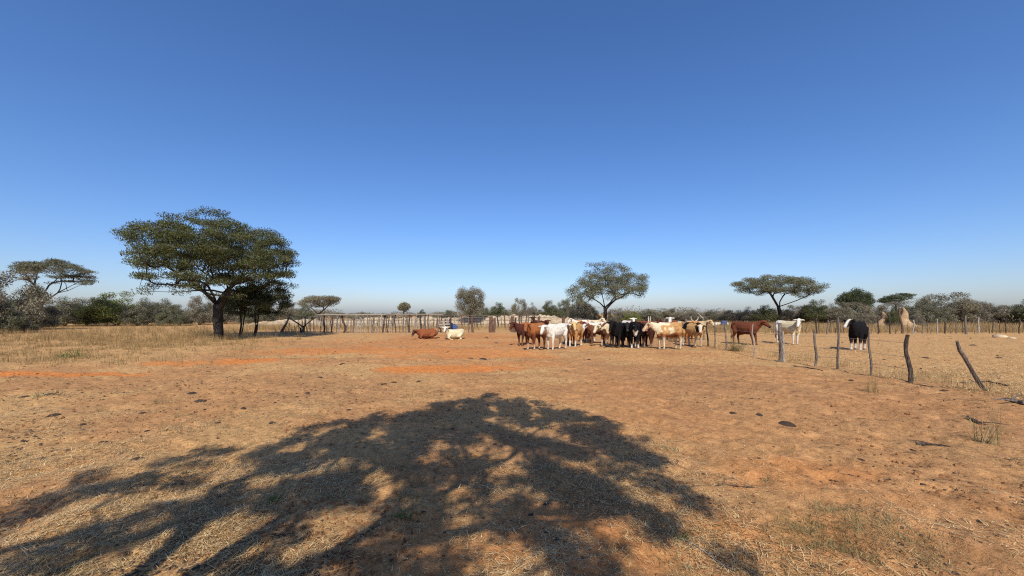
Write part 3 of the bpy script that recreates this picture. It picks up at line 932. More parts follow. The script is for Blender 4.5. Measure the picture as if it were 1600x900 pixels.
bush(8, 37, 100, 421, 'grey', 'tall tangled grey bush at the meadow edge, tallest beside the leaning umbrella tree')
bush(-40, 30, 80, 440, 'grey', 'grey bush beyond the tall tangled bush at the meadow edge')
bush(2, 31, 60, 470, 'dark', 'low dark green bush in front of the tall tangled grey bush')
bush(52, 40, 62, 468, 'grey', 'pale grey green bush at the foot of the leaning umbrella tree')
bush(40, 34, 30, 500, 'dark', 'tiny dark shrub in the tall grass below the pale grey bush')
bush(100, 50, 70, 462, 'grey', 'grey brown bush between the leaning umbrella tree and the bright green bush')
bush(135, 54, 50, 464, 'grey', 'brownish bush touching the bright green bush on its umbrella tree side')
bush(182, 52, 88, 456, 'green', 'bright green rounded bush standing in front of the grey thicket')
bush(226, 51, 58, 464, 'grey', 'dense grey bush touching the bright green bush on its acacia side')
bush(160, 62, 60, 468, 'grey', 'brownish grey bush hidden behind the bright green bush')
bush(268, 50, 36, 476, 'dark', 'small dark grey green bush under the tips of the big acacia')
bush(255, 66, 60, 466, 'grey', 'faint grey bush behind the small dark bush under the acacia tips')
bush(312, 54, 46, 462, 'grey', 'brown twiggy bush right behind the big acacia trunk')
bush(352, 60, 50, 472, 'grey', 'grey bush showing between the acacia trunk and the slim dark trees')
bush(400, 58, 56, 470, 'grey', 'grey bush behind the stems of the slim dark trees')
bush(450, 62, 50, 472, 'grey', 'olive grey bush behind the broken end of the pole fence')
bush(476, 57, 30, 476, 'dark', 'olive bush at the foot of the small grey umbrella tree')
bush(660, 85, 18, 484, 'dark', 'dark domed bush on the skyline behind the lying brown cow')
for px, Y, w, top, k, lb in ((703, 74, 30, 484, 'dark', 'dark bush behind the plank gate'),
                          (779, 70, 34, 474, 'dark', 'dark green bush beside the upright twiggy grey tree'),
                          (757, 72, 26, 480, 'dark', 'low dark bush at the foot of the upright twiggy grey tree'),
                          (812, 62, 30, 466, 'grey', 'tall thin grey bush behind the pale gravel bank'),
                          (829, 66, 30, 475, 'grey', 'grey green bush behind the highest heap of the pale bank'),
                          (858, 60, 40, 471, 'dark', 'olive bush behind the white cow'),
                          (882, 64, 36, 467, 'dark', 'dark green bush touching the forked thorn tree branches'),
                          (907, 56, 44, 463, 'grey', 'grey green bush under the low branch of the forked thorn tree'),
                          (922, 60, 34, 474, 'grey', 'grey bush just beside the forked thorn tree trunk'),
                          (963, 62, 36, 482, 'grey', 'brownish low bush behind the black cattle'),
                          (986, 60, 32, 486, 'green', 'low olive green bush behind the black cattle'),
                          (1012, 66, 46, 482, 'grey', 'wide low bush behind the spotted tan cow'),
                          (1047, 68, 44, 481, 'grey', 'low grey olive bush behind the white headed cow'),
                          (1082, 66, 46, 484, 'grey', 'grey bush behind the far side of the huddled cattle'),
                          (1112, 70, 40, 483, 'grey', 'grey brown bush between the huddled cattle and the red brown cow'),
                          (1142, 66, 44, 484, 'grey', 'grey bush behind the rump of the red brown cow'),
                          (1172, 62, 46, 481, 'grey', 'grey bush behind the head of the red brown cow'),
                          (1196, 58, 40, 478, 'dark', 'dark grey green bush by the umbrella acacia trunk'),
                          (1244, 60, 46, 477, 'grey', 'grey bush under the umbrella acacia behind the cream cow'),
                          (1275, 57, 48, 470, 'dark', 'dark grey green bush below the tip of the umbrella acacia'),
                          (1300, 60, 40, 474, 'grey', 'grey bush between the umbrella acacia and the round dark tree'),
                          (1328, 54, 64, 471, 'grey', 'broad olive grey bush right below the round dark tree'),
                          (1354, 46, 24, 486, 'grey', 'low grey bush beside the pointed termite mound'),
                          (1396, 44, 17, 480, 'dark', 'round dark bush between the two termite mounds'),
                          (1402, 54, 60, 470, 'grey', 'grey bush behind the two termite mounds under the tiered acacia top'),
                          (1433, 45, 22, 486, 'grey', 'small grey bush covering the foot of the taller termite mound'),
                          (1448, 50, 58, 463, 'grey', 'broad grey thicket next to the taller termite mound'),
                          (1478, 53, 76, 457, 'grey', 'tallest dome of the big grey thicket'),
                          (1512, 54, 66, 462, 'grey', 'sloping end of the big grey thicket'),
                          (1545, 58, 44, 474, 'grey', 'thin grey bush between the big thicket and the far bushes'),
                          (1572, 52, 50, 476, 'grey', 'grey purple bush past the end of the big thicket'),
                          (1606, 50, 40, 470, 'dark', 'dark green bush past the end of the big thicket'),
                          (1650, 50, 60, 470, 'grey', 'grey bush farthest along the paddock from the termite mounds')):
    bush(px, Y, w, top, k, lb)

# far bush country that reads as one mass
def far_bush():
    rg = np.random.default_rng(500)
    n = 400
    ang = rg.uniform(-60, 60, n); r = 82 + 190 * rg.uniform(0, 1, n) ** 1.3
    X = r * np.sin(np.radians(ang)); Y = r * np.cos(np.radians(ang))
    h = rg.uniform(1.8, 3.0, n) * (0.7 + 0.6 * vnoise(X * 0.03, Y * 0.03, 9))
    h *= np.where((X / Y * F_PX + 800 > 520) & (X / Y * F_PX + 800 < 720) & (Y < 150), 0.55, 1.0)
    w = h * rg.uniform(0.9, 1.5, n)
    k = np.where(r < 150, 640, 320)
    rep_ = lambda q: np.repeat(q, k, axis=0)
    C = rep_(np.stack([X, Y, h * 0.50], 1)); N = len(C)
    d = rg.normal(0, 1, (N, 3)); d /= np.linalg.norm(d, axis=1)[:, None]
    lump = 0.78 + 0.3 * vnoise(d[:, 0] * 2 + rep_(X), d[:, 2] * 2 + rep_(Y), 31)
    P = C + d * (rg.uniform(0.0, 1, N) ** 0.36 * lump)[:, None] * np.stack([rep_(w), rep_(w), rep_(h * 0.5)], 1)
    D = rg.normal(0, 1, (N, 3)); D /= np.linalg.norm(D, axis=1)[:, None]
    W = np.cross(D, rg.normal(0, 1, (N, 3))); W /= np.linalg.norm(W, axis=1)[:, None]
    L = rep_(0.05 + r * 0.0010) * rg.uniform(0.6, 1.4, N)
    v = np.stack([P - D * L[:, None], P - W * (L * 0.4)[:, None], P + D * L[:, None], P + W * (L * 0.4)[:, None]], 1).reshape(-1, 3)
    n, k = N, 1
    ob = link('distant_bush', np_mesh('distant_bush', v, np.arange(4 * n * k).reshape(-1, 4)), M['leaf_far'])
    tag(ob, 'far belt of grey green thorn bush along the skyline', 'bush', kind='stuff')
far_bush()

# ------------------------------------------------------------------ pale gravel bank and termite mounds
def gravel_bank():
    xs = np.linspace(X_at(385, 52), X_at(965, 52), 420)
    pxs = xs / 52 * F_PX + 800
    crest = np.interp(pxs, [385, 400, 440, 500, 560, 640, 700, 760, 800, 820, 835, 850, 865, 900, 940, 965], [510, 503, 499, 497, 494, 492.5, 492, 492.5, 490, 487, 485.5, 486.5, 489, 493, 496, 510])
    H = np.maximum((508.8 - crest) / 11.7, -0.1) * 0.8
    t = np.linspace(-1, 1, 25)
    XX, TT = np.meshgrid(xs, t, indexing='ij')
    YY = 52 + TT * 4.2
    prof = np.clip(1 - np.abs(TT) ** 1.6, 0, 1)
    lump = fbm(XX * 0.55, YY * 0.55, 4, 120)
    ZZ = H[:, None] * prof * (0.50 + 0.85 * lump) + prof * (fbm(XX * 1.6, YY * 1.6, 3, 121) - 0.5) * 0.75 - 0.14
    v = np.stack([XX, YY, ZZ + gh(XX, YY)], -1).reshape(-1, 3)
    n, k = XX.shape
    i = np.arange(n - 1)[:, None]; j = np.arange(k - 1)[None]
    f = np.stack([i * k + j, (i + 1) * k + j, (i + 1) * k + j + 1, i * k + j + 1], -1).reshape(-1, 4)
    ob = link('gravel_bank', np_mesh('gravel_bank', v, f, smooth=True), M['gravel'])
    tag(ob, 'long low bank of pale cream gravel behind the pole fence', 'bank', kind='structure')
gravel_bank()

def termite_mound(px, Y, w, top, label, spire):
    x, y, z = put(px, Y, 0.05)
    h = Z_at(top, Y) - z
    ws = w * Y / F_PX / 2
    a = np.linspace(0, 2 * math.pi, 20, endpoint=False); t = np.linspace(0, 1, 18)
    TT, AA = np.meshgrid(t, a, indexing='ij')
    rad = ws * (spire * (1 - TT) ** 0.75 + (1 - spire) * np.exp(-TT * 7.0))
    rad = rad * (0.45 + 1.1 * fbm(np.cos(AA) * 1.9 + px, np.sin(AA) * 1.9 + TT * 6, 3, 130)) + 0.05
    XX = rad * np.cos(AA) + 0.16 * np.sin(TT * 6 + px); YY = rad * np.sin(AA); ZZ = TT * h
    v = np.stack([XX, YY, ZZ], -1).reshape(-1, 3)
    k = 20
    i = np.arange(17)[:, None]; j = np.arange(k)[None]; j2 = (j + 1) % k
    f = np.stack([i * k + j, i * k + j2, (i + 1) * k + j2, (i + 1) * k + j], -1).reshape(-1, 4)
    ob = link('termite_mound', np_mesh('termite_mound', v, f, smooth=True), M['mound'], loc=(x, y, z))
    tag(ob, label, 'termite mound')
termite_mound(1380, 45, 40, 487, 'short pointed tan termite mound beside the round dark bush', 0.36)
termite_mound(1411, 45, 50, 480, 'tall narrow tan termite mound against the big grey thicket', 0.27)

# ------------------------------------------------------------------ fences
def stick(p0, p1, r0, r1, bend=0.03, seg=5, sides=7, wob=0.12):
    p0, p1 = Vector(p0), Vector(p1)
    L = (p1 - p0).length
    a = Vector((random.uniform(-1, 1), random.uniform(-1, 1), 0)) * bend * L
    b = Vector((random.uniform(-1, 1), random.uniform(-1, 1), 0)) * bend * L
    pts = []
    for i in range(seg + 1):
        s = i / seg
        pts.append(p0.lerp(p1, s) + a * math.sin(s * math.pi) + b * math.sin(2 * s * math.pi))
    mb = MB()
    mb.tube(pts, [r0 + (r1 - r0) * i / seg for i in range(seg + 1)], sides, wob=wob)
    return mb

def part(name, mb, mat, parent, origin=None):
    me = mb.mesh(name)
    off = Vector(parent.location)
    me.transform(Matrix.Translation(-off))
    return link(name, me, M[mat], parent)

# pole fence of the kraal (the side towards the camera)
def kraal_fence():
    Yf = lambda px: 33.5 + 0.004 * (px - 600)
    x0 = X_at(470, 33.5)
    root = empty('pole_fence', (X_at(560, 33.5), 33.5, 0))
    def post(px, top, mat, r, lean=0.0, y_off=0.0, bend=0.03, bpx=None):
        Y = Yf(px) + y_off
        xb = X_at(px, Y); xt = X_at(px + lean, Y)
        zb = g1(xb, Y) - 0.15
        part('post', stick((xb, Y, zb), (xt, Y + random.uniform(-.08, .08), Z_at(top, Y)), r, r * 0.8, bend), mat, root)
    main = [(505, 492, 'post_dark', .075, 2), (519, 494, 'post_dark', .065, 1), (535, 491, 'post_dark', .085, -1, .09), (552, 496, 'post_grey', .04, 0), (563, 492, 'post_pale', .05, 1),
            (581, 494, 'post_grey', .05, 1), (598, 492, 'post_dark', .075, 2), (607, 492, 'post_dark', .05, -5), (618, 492, 'post_dark', .055, 0), (630, 493, 'post_grey', .055, 1),
            (640, 492, 'post_dark', .075, 0), (657, 492, 'post_dark', .085, 0), (664, 491, 'post_grey', .10, 0), (669, 491, 'post_grey', .07, 1), (676, 493, 'post_grey', .04, 0), (683, 493, 'post_grey', .05, 0)]
    for a in main:
        post(a[0], a[1], a[2], a[3], a[4], bend=a[5] if len(a) > 5 else 0.035)
    rg = random.Random(4)
    for k in range(84):
        px = 468 + k * 2.62 + rg.uniform(-1.0, 1.0)
        if min(abs(px - a[0]) for a in main) < 1.6: continue
        post(px, rg.uniform(493, 501), rg.choice(['post_grey', 'post_grey', 'post_pale', 'post_pale']), rg.uniform(.018, .036), rg.uniform(-1.5, 1.5), rg.uniform(-.1, .25), 0.03)
    def rail(pts, r, mat):
        P = [(X_at(px, Yf(px) - 0.12), Yf(px) - 0.12, Z_at(py, Yf(px) - 0.12)) for px, py in pts]
        mb = MB(); mb.tube(P, r, 6, wob=0.12)
        part('rail', mb, mat, root)
    rail([(496, 492.3), (520, 491.8), (550, 492.2), (580, 491.5), (604, 491.6)], .05, 'post_pale')
    rail([(600, 490.9), (630, 491.2), (660, 491.0), (692, 491.4)], .045, 'post_pale')
    rail([(452, 494.5), (470, 494.8), (500, 495.2)], .035, 'post_grey')
    rail([(500, 506), (560, 506), (620, 505.5), (690, 506)], .016, 'post_grey')
    tag(root, 'long weathered fence of upright crooked poles with a pale top rail', 'fence')
kraal_fence()

def far_kraal_fence():
    Y = 43.5
    root = empty('pole_fence', (X_at(650, Y), Y, 0))
    rg = random.Random(14)
    px = 500
    while px < 845:
        big = rg.random() < .22
        x = X_at(px, Y); y = Y + rg.uniform(-.2, .2)
        r = rg.uniform(.06, .09) if big else rg.uniform(.025, .045)
        part('post', stick((x, y, g1(x, y) - .12), (x + rg.uniform(-.12, .12), y, rg.uniform(1.35, 1.75) if big else rg.uniform(1.0, 1.5)), r, r * .8, .03), rg.choice(['post_grey', 'post_dark', 'post_pale', 'post_brown']), root)
        px += rg.uniform(3.0, 6.5)
    for py in (492.5, 500):
        for a in range(500, 840, 68):
            part('rail', stick((X_at(a, Y - .1), Y - .1, Z_at(py, Y)), (X_at(a + 69, Y - .1), Y - .1, Z_at(py + .4, Y)), .035, .03, .005), 'post_grey', root)
    tag(root, 'far side of the pole kraal, seen through the near pole fence', 'fence')
far_kraal_fence()

def brace_frame():
    Y = 33.0
    root = empty('brace_frame', (X_at(462, Y), Y, 0))
    P = lambda px, py, dy=0: (X_at(px, Y + dy), Y + dy, Z_at(py, Y + dy))
    part('post', stick(P(439.5, 521), P(451, 494.5), .10, .07, .04), 'post_dark', root)
    part('post', stick(P(474, 521), P(473.5, 509), .13, .10, .03), 'post_dark', root)
    part('post', stick(P(469, 520, .2), P(470, 512, .2), .07, .06, .03), 'post_dark', root)
    part('brace', stick(P(451.5, 496, -.1), P(474, 511, -.1), .055, .055, .01), 'post_dark', root)
    part('brace', stick(P(474, 510, -.08), P(494, 495, -.08), .045, .04, .01), 'post_dark', root)
    part('post', stick(P(477, 510), P(477.5, 495), .045, .04, .03), 'post_dark', root)
    rg = random.Random(9)
    for k in range(12):
        a = 446 + k * 2.2 + rg.uniform(-1, 1)
        part('twig', stick(P(a, 520, .3), P(a + rg.uniform(-5, 5), rg.uniform(498, 508), .3), .018, .01, .12, wob=0), 'post_grey', root)
    tag(root, 'broken end of the pole fence with dark crossed braces and dead twigs', 'fence')
brace_frame()

def plank_gate():
    Y = 33.2
    root = empty('plank_gate', (X_at(698, Y), Y, 0))
    P = lambda px, py, dy=0: (X_at(px, Y + dy), Y + dy, Z_at(py, Y + dy))
    part('post', stick(P(704, 519), P(703.5, 489.5), .10, .09, .02), 'post_dark', root)
    part('post', stick(P(697, 519, .15), P(696, 491, .15), .08, .06, .03), 'post_dark', root)
    part('post', stick(P(688.5, 519, .1), P(690, 496, .1), .06, .05, .03), 'post_grey', root)
    for py, a, b in ((498, 692, 703), (502.5, 689, 702), (507, 687, 703), (511, 686, 703)):
        mb = MB()
        p, q = Vector(P(a, py, -.14)), Vector(P(b, py - 0.6, -.14))
        mb.box((p + q) / 2, ((q - p).length, .06, .125), Matrix.Rotation(-math.atan2(q.z - p.z, q.x - p.x), 3, 'Y'))
        part('plank', mb, 'post_pale', root)
    part('brace', stick(P(686, 511, -.25), P(690, 518, -.25), .06, .06, .01), 'post_dark', root)
    tag(root, 'short gate of stacked horizontal planks at the end of the pole fence', 'gate')
plank_gate()

def post_fence():
    """stout brown posts with rails carrying on from the plank gate behind the cattle"""
    Y = 32.4
    root = empty('rail_fence', (X_at(760, Y), Y, 0))
    P = lambda px, py, dy=0: (X_at(px, Y + dy), Y + dy, Z_at(py, Y + dy))
    for px, top, r, mat in ((732, 494, .06, 'post_grey'), (738, 496, .10, 'post_brown'), (766.5, 494.5, .17, 'post_brown'), (772, 497, .11, 'post_brown'), (800, 494, .15, 'post_brown'), (805.5, 496, .10, 'post_dark'), (842, 495, .12, 'post_brown'), (880, 495, .12, 'post_brown')):
        part('post', stick(P(px, 521), P(px + random.uniform(-.5, .5), top), r, r * .92, .012), mat, root)
    for py in (496.5, 506.5):
        for a, b in ((704, 737), (739, 765), (773, 799), (806, 841), (843, 880)):
            part('rail', stick(P(a, py, -.05), P(b, py + random.uniform(-.5, .5), -.05), .022, .02, .006, wob=0.05), 'post_grey' if py < 500 else 'post_dark', root)
    tag(root, 'stout brown post fence with thin rails between the plank gate and the herd', 'fence')
post_fence()

# wire fence running away from the camera beside the herd
def wire_fence():
    root = empty('wire_fence', (9.7, 12, 0))
    specs = [  # px, base row, top row, radius, material, lean px
        (1105, 541, 503, .05, 'post_dark', 0), (1117, 543, 502, .035, 'post_grey', 0), (1133.5, 546, 503, .045, 'post_grey', 0), (1176, 556, 506, .032, 'post_pale', 0.5),
        (1219, 564, 505, .085, 'post_grey', -1), (1272, 571, 517, .045, 'post_grey', 1), (1309, 576, 496, .040, 'post_grey', 0), (1360, 586, 518, .032, 'post_grey', -2),
        (1420, 597, 523, .056, 'post_dark', -1.5)]
    tops = []
    def P(px, py, Y): return Vector((X_at(px, Y), Y, Z_at(py, Y)))
    for px, b, t, r, mat, lean in specs:
        x, Y = gp(px, b)
        p0 = Vector((x, Y, g1(x, Y) - 0.12)); p1 = P(px + lean, t, Y)
        r *= 0.8
        mb = stick(p0, p1, r, r * .8, 0.03, seg=11, sides=9, wob=0.2)
        part('post', mb, mat, root)
        tops.append((p0.copy(), p1.copy()))
    x, Y = gp(1219, 564)                                # pale split half of the thick post
    part('split_half', stick((x + .11, Y - .02, g1(x, Y) - .1), (x + .08, Y - .02, 1.0), .045, .03, .02), 'post_pale', root)
    # leaning last post
    x, Y = gp(1540, 612)
    mb = MB()
    pts = [(1541, 616), (1540, 611), (1528, 594), (1516, 574), (1507, 558), (1500, 548), (1496.5, 538), (1495.5, 533)]
    mb.tube([P(a, b, Y - 0.02 * i) for i, (a, b) in enumerate(pts)], [.04, .04, .038, .036, .036, .033, .03, .024], 8, wob=.18)
    part('post', mb, 'post_grey', root)
    tops.append((P(1540, 612, Y), P(1496, 535, Y - .1)))
    # Y shaped pale stake behind the herd
    x, Y = gp(1099, 530)
    part('stake', stick((x, Y, g1(x, Y) - .1), (x - .02, Y, 1.35), .06, .05, .02), 'post_grey', root)
    part('stake', stick((x, Y, 1.3), (x - .35, Y, 1.62), .05, .03, .04), 'post_pale', root)
    rest = [(9.6, 21.5), (9.5, 24.2), (9.5, 27.0), (9.4, 30.0)]
    for (x, Y) in rest:
        part('post', stick((x, Y, g1(x, Y) - .1), (x + random.uniform(-.05, .05), Y, 1.3), .05, .045, .03), 'post_grey', root)
    # strands of wire
    ends = [((x, Y, 0.0), (x, Y, 1.28)) for x, Y in rest[::-1]] + tops[0:-1]
    for s in (0.38, 0.62, 0.9):
        mb = MB()
        pts = []
        for (a, b) in ends:
            a, b = Vector(a), Vector(b)
            k = min(s * 1.18 / max((b - a).length, .1), 0.97)
            pts.append(a.lerp(b, k))
        full = []
        for p, q in zip(pts[:-1], pts[1:]):
            full += [p, p.lerp(q, .5) - Vector((0, 0, .012))]
        full.append(pts[-1])
        mb.tube(full, .004, 4)
        part('wire', mb, 'wire', root)
    tag(root, 'old wire fence of thin crooked posts running past the huddled cattle', 'fence')
wire_fence()

def stick_fence():
    """crooked stick fence along the far side of the paddock"""
    Y0 = 30.0
    root = empty('stick_fence', (X_at(1420, Y0), Y0, 0))
    P = lambda px, py, Y: (X_at(px, Y), Y, Z_at(py, Y))
    big = [(1275.5, 497, .06, 'post_dark', 0), (1292, 500, .06, 'post_grey', 2), (1372, 496, .055, 'post_dark', 0), (1391, 499, .045, 'post_dark', -1), (1410, 481, .075, 'post_brown', -5), (1426, 500, .05, 'post_pale', 1),
           (1441.5, 500, .04, 'post_grey', 0), (1464.5, 498, .045, 'post_pale', 0), (1476.5, 502, .05, 'post_dark', 0), (1494.5, 503, .035, 'post_grey', 0), (1509, 494, .075, 'post_grey', -.5), (1529, 496, .055, 'post_pale', 0),
           (1551, 500, .035, 'post_dark', 0), (1572, 499, .035, 'post_dark', 0), (1593, 497, .04, 'post_dark', 0)]
    for px, top, r, mat, lean in big:
        Y = Y0 + random.uniform(-.25, .25) - (0.9 if px == 1509 else 0)
        x = X_at(px, Y)
        part('post', stick((x, Y, g1(x, Y) - .12), P(px + lean, top, Y), r, r * .8, .03), mat, root)
    rg = random.Random(12)
    px = 1196
    while px < 1640:
        if min(abs(px - b[0]) for b in big) > 5:
            Y = Y0 + rg.uniform(-.3, .5)
            x = X_at(px, Y)
            part('post', stick((x, Y, g1(x, Y) - .1), P(px + rg.uniform(-1.5, 1.5), rg.uniform(498, 507), Y), rg.uniform(.018, .03), .015, .04), rg.choice(['post_grey', 'post_dark', 'post_brown']), root)
        px += rg.uniform(6, 13)
    for py in (505, 512):
        mb = MB()
        pts = [P(a, py + random.uniform(-.4, .4), Y0 + .02) for a in range(1196, 1660, 22)]
        mb.tube(pts, .004, 4)
        part('wire', mb, 'wire', root)
    part('fork', stick(P(1426, 524, Y0), P(1431.5, 517, Y0 - .1), .05, .03, .02), 'post_pale', root)
    tag(root, 'fence of thin dark sticks along the far side of the bare paddock', 'fence')
stick_fence()

# ------------------------------------------------------------------ cattle
def loft_mesh(rings):
    """rings: (centre, u axis, v axis, ru, rv); closed both ends"""
    n = 12
    vs, fs = [], []
    for c, u, v, ru, rv in rings:
        for k in range(n):
            a = 2 * math.pi * k / n
            vs.append((c + u * (math.cos(a) * ru) + v * (math.sin(a) * rv))[:])
    m = len(rings)
    for i in range(m - 1):
        for k in range(n):
            k2 = (k + 1) % n
            fs.append((i * n + k, i * n + k2, (i + 1) * n + k2, (i + 1) * n + k))
    fs.append(tuple(range(n - 1, -1, -1))); fs.append(tuple(range((m - 1) * n, m * n)))
    return vs, fs

def mat_coat():
    m, nt, b = new_mat('coat', 0.85, 0.06)
    at = nt.nodes.new('ShaderNodeAttribute'); at.attribute_name = 'coat'
    n = noise(nt, obj_vec(nt), 14, 5, 0.65)
    c = mixc(nt, ramp(nt, n, [(0.3, (0.45, 0.45, 0.45)), (0.65, (0, 0, 0))]), at.outputs['Color'], (0.0, 0.0, 0.0))
    nt.links.new(c, b.inputs['Base Color'])
    bump(nt, b, noise(nt, obj_vec(nt), 45, 3), 0.25, 0.01)
    return m
M['coat'] = mat_coat()

WHITE = np.array([0.70, 0.66, 0.56]); CREAM = np.array([0.64, 0.54, 0.34]); TAN = np.array([0.52, 0.29, 0.115]); ORANGE = np.array([0.36, 0.135, 0.045])
RED = np.array([0.20, 0.062, 0.03]); MAROON = np.array([0.095, 0.032, 0.022]); BROWN = np.array([0.13, 0.055, 0.028]); BLACK = np.array([0.012, 0.011, 0.012])

def cow(px, py, face, coat, label, ny=0.0, npch=28.0, hy=None, hp=52.0, size=1.0, horns=False, lying=False, seed=0, tailside=0.0):
    """px, py: picture column and row of the middle of its feet; face: compass of the body, 0 = towards camera, 90 = picture left, -90 = right;
    ny / npch: neck turn and rise, hy / hp: head turn and dip (degrees)"""
    rg = random.Random(seed + 1000)
    hy = ny if hy is None else hy
    ny, hy = -ny, -hy                                   # positive turns towards picture left when facing the camera
    V = Vector
    mb = MB()
    def blob(rings): mb.add(*loft_mesh(rings))
    Yx, Zx = V((0, 1, 0)), V((0, 0, 1))
    drop = -0.50 if lying else 0.0
    body = [(-.82, 1.06, .09, .08), (-.77, 1.04, .20, .16), (-.64, .99, .265, .225), (-.46, .955, .295, .255), (-.2, .905, .325, .285), (.08, .89, .335, .29), (.28, .90, .335, .265), (.44, .92, .315, .22), (.57, .94, .25, .17), (.67, .95, .15, .10)]
    fat = 1.0 + rg.uniform(-.05, .06)
    blob([(V((x, 0, z + drop)), Yx, Zx, w * fat, h) for x, z, h, w in body])
    blob([(V((.30, 0, 1.02 + drop)), Yx, Zx, .09, .10), (V((.42, 0, 1.12 + drop)), Yx, Zx, .10, .13), (V((.52, 0, 1.12 + drop)), Yx, Zx, .08, .12)])   # withers
    for sy in (-1, 1):                                   # hip bones, pin bones, shoulder blades
        blob([(V((-.56, sy * .17, 1.10 + drop)), Yx, Zx, .05, .05), (V((-.48, sy * .185, 1.135 + drop)), Yx, Zx, .06, .06), (V((-.38, sy * .15, 1.12 + drop)), Yx, Zx, .05, .05)])
        blob([(V((.26, sy * .17, .84 + drop)), Yx, Zx, .07, .16), (V((.40, sy * .165, .86 + drop)), Yx, Zx, .09, .20), (V((.54, sy * .12, .84 + drop)), Yx, Zx, .06, .12)])
    blob([(V((.40, 0, .66 + drop)), Yx, Zx, .08, .08), (V((.54, 0, .70 + drop)), Yx, Zx, .09, .13), (V((.66, 0, .80 + drop)), Yx, Zx, .06, .12)])   # brisket
    bones = []
    if not lying:
        for sy in (-1, 1):
            j = rg.uniform(-.13, .13); j2 = rg.uniform(-.15, .15)
            fl = [(V((.40, sy * .13, .86)), .12), (V((.40 + j * .2, sy * .165, .64)), .095), (V((.42 + j * .7, sy * .15, .37)), .056), (V((.42 + j, sy * .15, .12)), .043), (V((.44 + j, sy * .15, .055)), .056), (V((.455 + j, sy * .15, .0)), .062)]
            hl = [(V((-.58, sy * .14, .98)), .17), (V((-.50 + j2 * .2, sy * .175, .70)), .135), (V((-.64 + j2 * .6, sy * .16, .44)), .066), (V((-.63 + j2, sy * .155, .13)), .046), (V((-.60 + j2, sy * .155, .055)), .056), (V((-.585 + j2, sy * .155, .0)), .062)]
            for leg in (fl, hl):
                mb.tube([p for p, r in leg], [r for p, r in leg], 9)
                bones.append(([p for p, r in leg], 'leg'))
        mb.tube([V((-.08, 0, .58)), V((-.30, 0, .56)), V((-.42, 0, .60))], [.03, .055, .05], 8)
    else:
        for sy in (-1, 1):
            fl = [(V((.42, sy * .16, .36)), .11), (V((.60, sy * .2, .14)), .07), (V((.42, sy * .24, .05)), .048), (V((.25, sy * .25, .05)), .045)]
            hl = [(V((-.50, sy * .2, .42)), .17), (V((-.18, sy * .34, .20)), .12), (V((-.42, sy * .40, .07)), .055), (V((-.10, sy * .44, .05)), .048)]
            for leg in (fl, hl):
                mb.tube([p for p, r in leg], [r for p, r in leg], 9)
                bones.append(([p for p, r in leg], 'leg'))
    # neck and head
    def dirv(yaw, pitch):
        return V((math.cos(R(yaw)) * math.cos(R(pitch)), math.sin(R(yaw)) * math.cos(R(pitch)), math.sin(R(pitch))))
    nb = V((.50, 0, .99 + drop)); nd = dirv(ny, npch); nl = .50
    poll = nb + nd * nl + V((0, 0, .04))
    nside = Zx.cross(nd).normalized(); nup = nd.cross(nside)
    blob([(nb - nd * .16 + V((0, 0, -.06)), nside, nup, .15, .26), (nb + nd * .08 + V((0, 0, -.05)), nside, nup, .135, .235), (nb + nd * .28, nside, nup, .11, .175), (poll - nd * .02, nside, nup, .09, .115)])
    hd = dirv(hy, -hp); hs = Zx.cross(hd).normalized(); hu = hd.cross(hs)
    hb = poll - hd * .07
    blob([(hb, hs, hu, .07, .08), (hb + hd * .07, hs, hu, .105, .12), (hb + hd * .17, hs, hu, .108, .128), (hb + hd * .29, hs, hu, .083, .105), (hb + hd * .40, hs, hu, .066, .082), (hb + hd * .47, hs, hu, .070, .076), (hb + hd * .52, hs, hu, .05, .05)])
    for s in (-1, 1):
        e0 = hb + hd * .07 + hs * (s * .08) + hu * .05
        e1 = e0 + hs * (s * .20) + hd * .02 + V((0, 0, -.02))
        mb.tube([e0, e0.lerp(e1, .5), e1], [.03, .052, .022], 8)
    # tail
    tz = drop
    if not lying:
        mb.tube([V((-.78, 0, 1.14)), V((-.87, tailside * .02, 1.02)), V((-.90, tailside * .05, .75)), V((-.88, tailside * .08, .50)), V((-.88, tailside * .08, .40)), V((-.88, tailside * .08, .28))], [.04, .032, .026, .026, .045, .02], 8)
    me0 = mb.mesh('cow_raw')
    tmp = bpy.data.objects.new('cow_tmp', me0); COL.objects.link(tmp)
    rm = tmp.modifiers.new('remesh', 'REMESH'); rm.mode = 'VOXEL'; rm.voxel_size = 0.027 if py > 531 else 0.034
    sm = tmp.modifiers.new('smooth', 'SMOOTH'); sm.iterations = 3; sm.factor = 0.5
    dg = bpy.context.evaluated_depsgraph_get()
    me = bpy.data.meshes.new_from_object(tmp.evaluated_get(dg))
    bpy.data.objects.remove(tmp); bpy.data.meshes.remove(me0)
    me.name = 'cow'
    me.materials.clear()
    me.polygons.foreach_set('use_smooth', np.ones(len(me.polygons), dtype=bool))
    # coat colours
    nV = len(me.vertices)
    p = np.zeros(nV * 3, np.float32); me.vertices.foreach_get('co', p); p = p.reshape(-1, 3).astype(float)
    hbn, hdn, hsn, hun = (np.array(q[:]) for q in (hb, hd, hs, hu))
    ht = (p - hbn) @ hdn; hsid = (p - hbn) @ hsn; hupp = (p - hbn) @ hun
    head = (ht > -.12) & (ht < .60) & (np.abs(hsid) < .135) & (np.abs(hupp) < .17)
    earm = (ht > -.05) & (ht < .16) & (np.abs(hsid) >= .125) & (np.abs(hsid) < .34) & (np.abs(hupp) < .16)
    base = np.array(coat.get('base', RED)); sec = np.array(coat.get('sec', WHITE))
    sd = coat.get('seed', seed)
    so = np.array([sd * 3.17, sd * 1.31, sd * 2.11])
    pn = vnoise3(p * coat.get('scale', 3.0) + so, 200) + 0.35 * (vnoise3(p * 9 + so, 210) - .5)
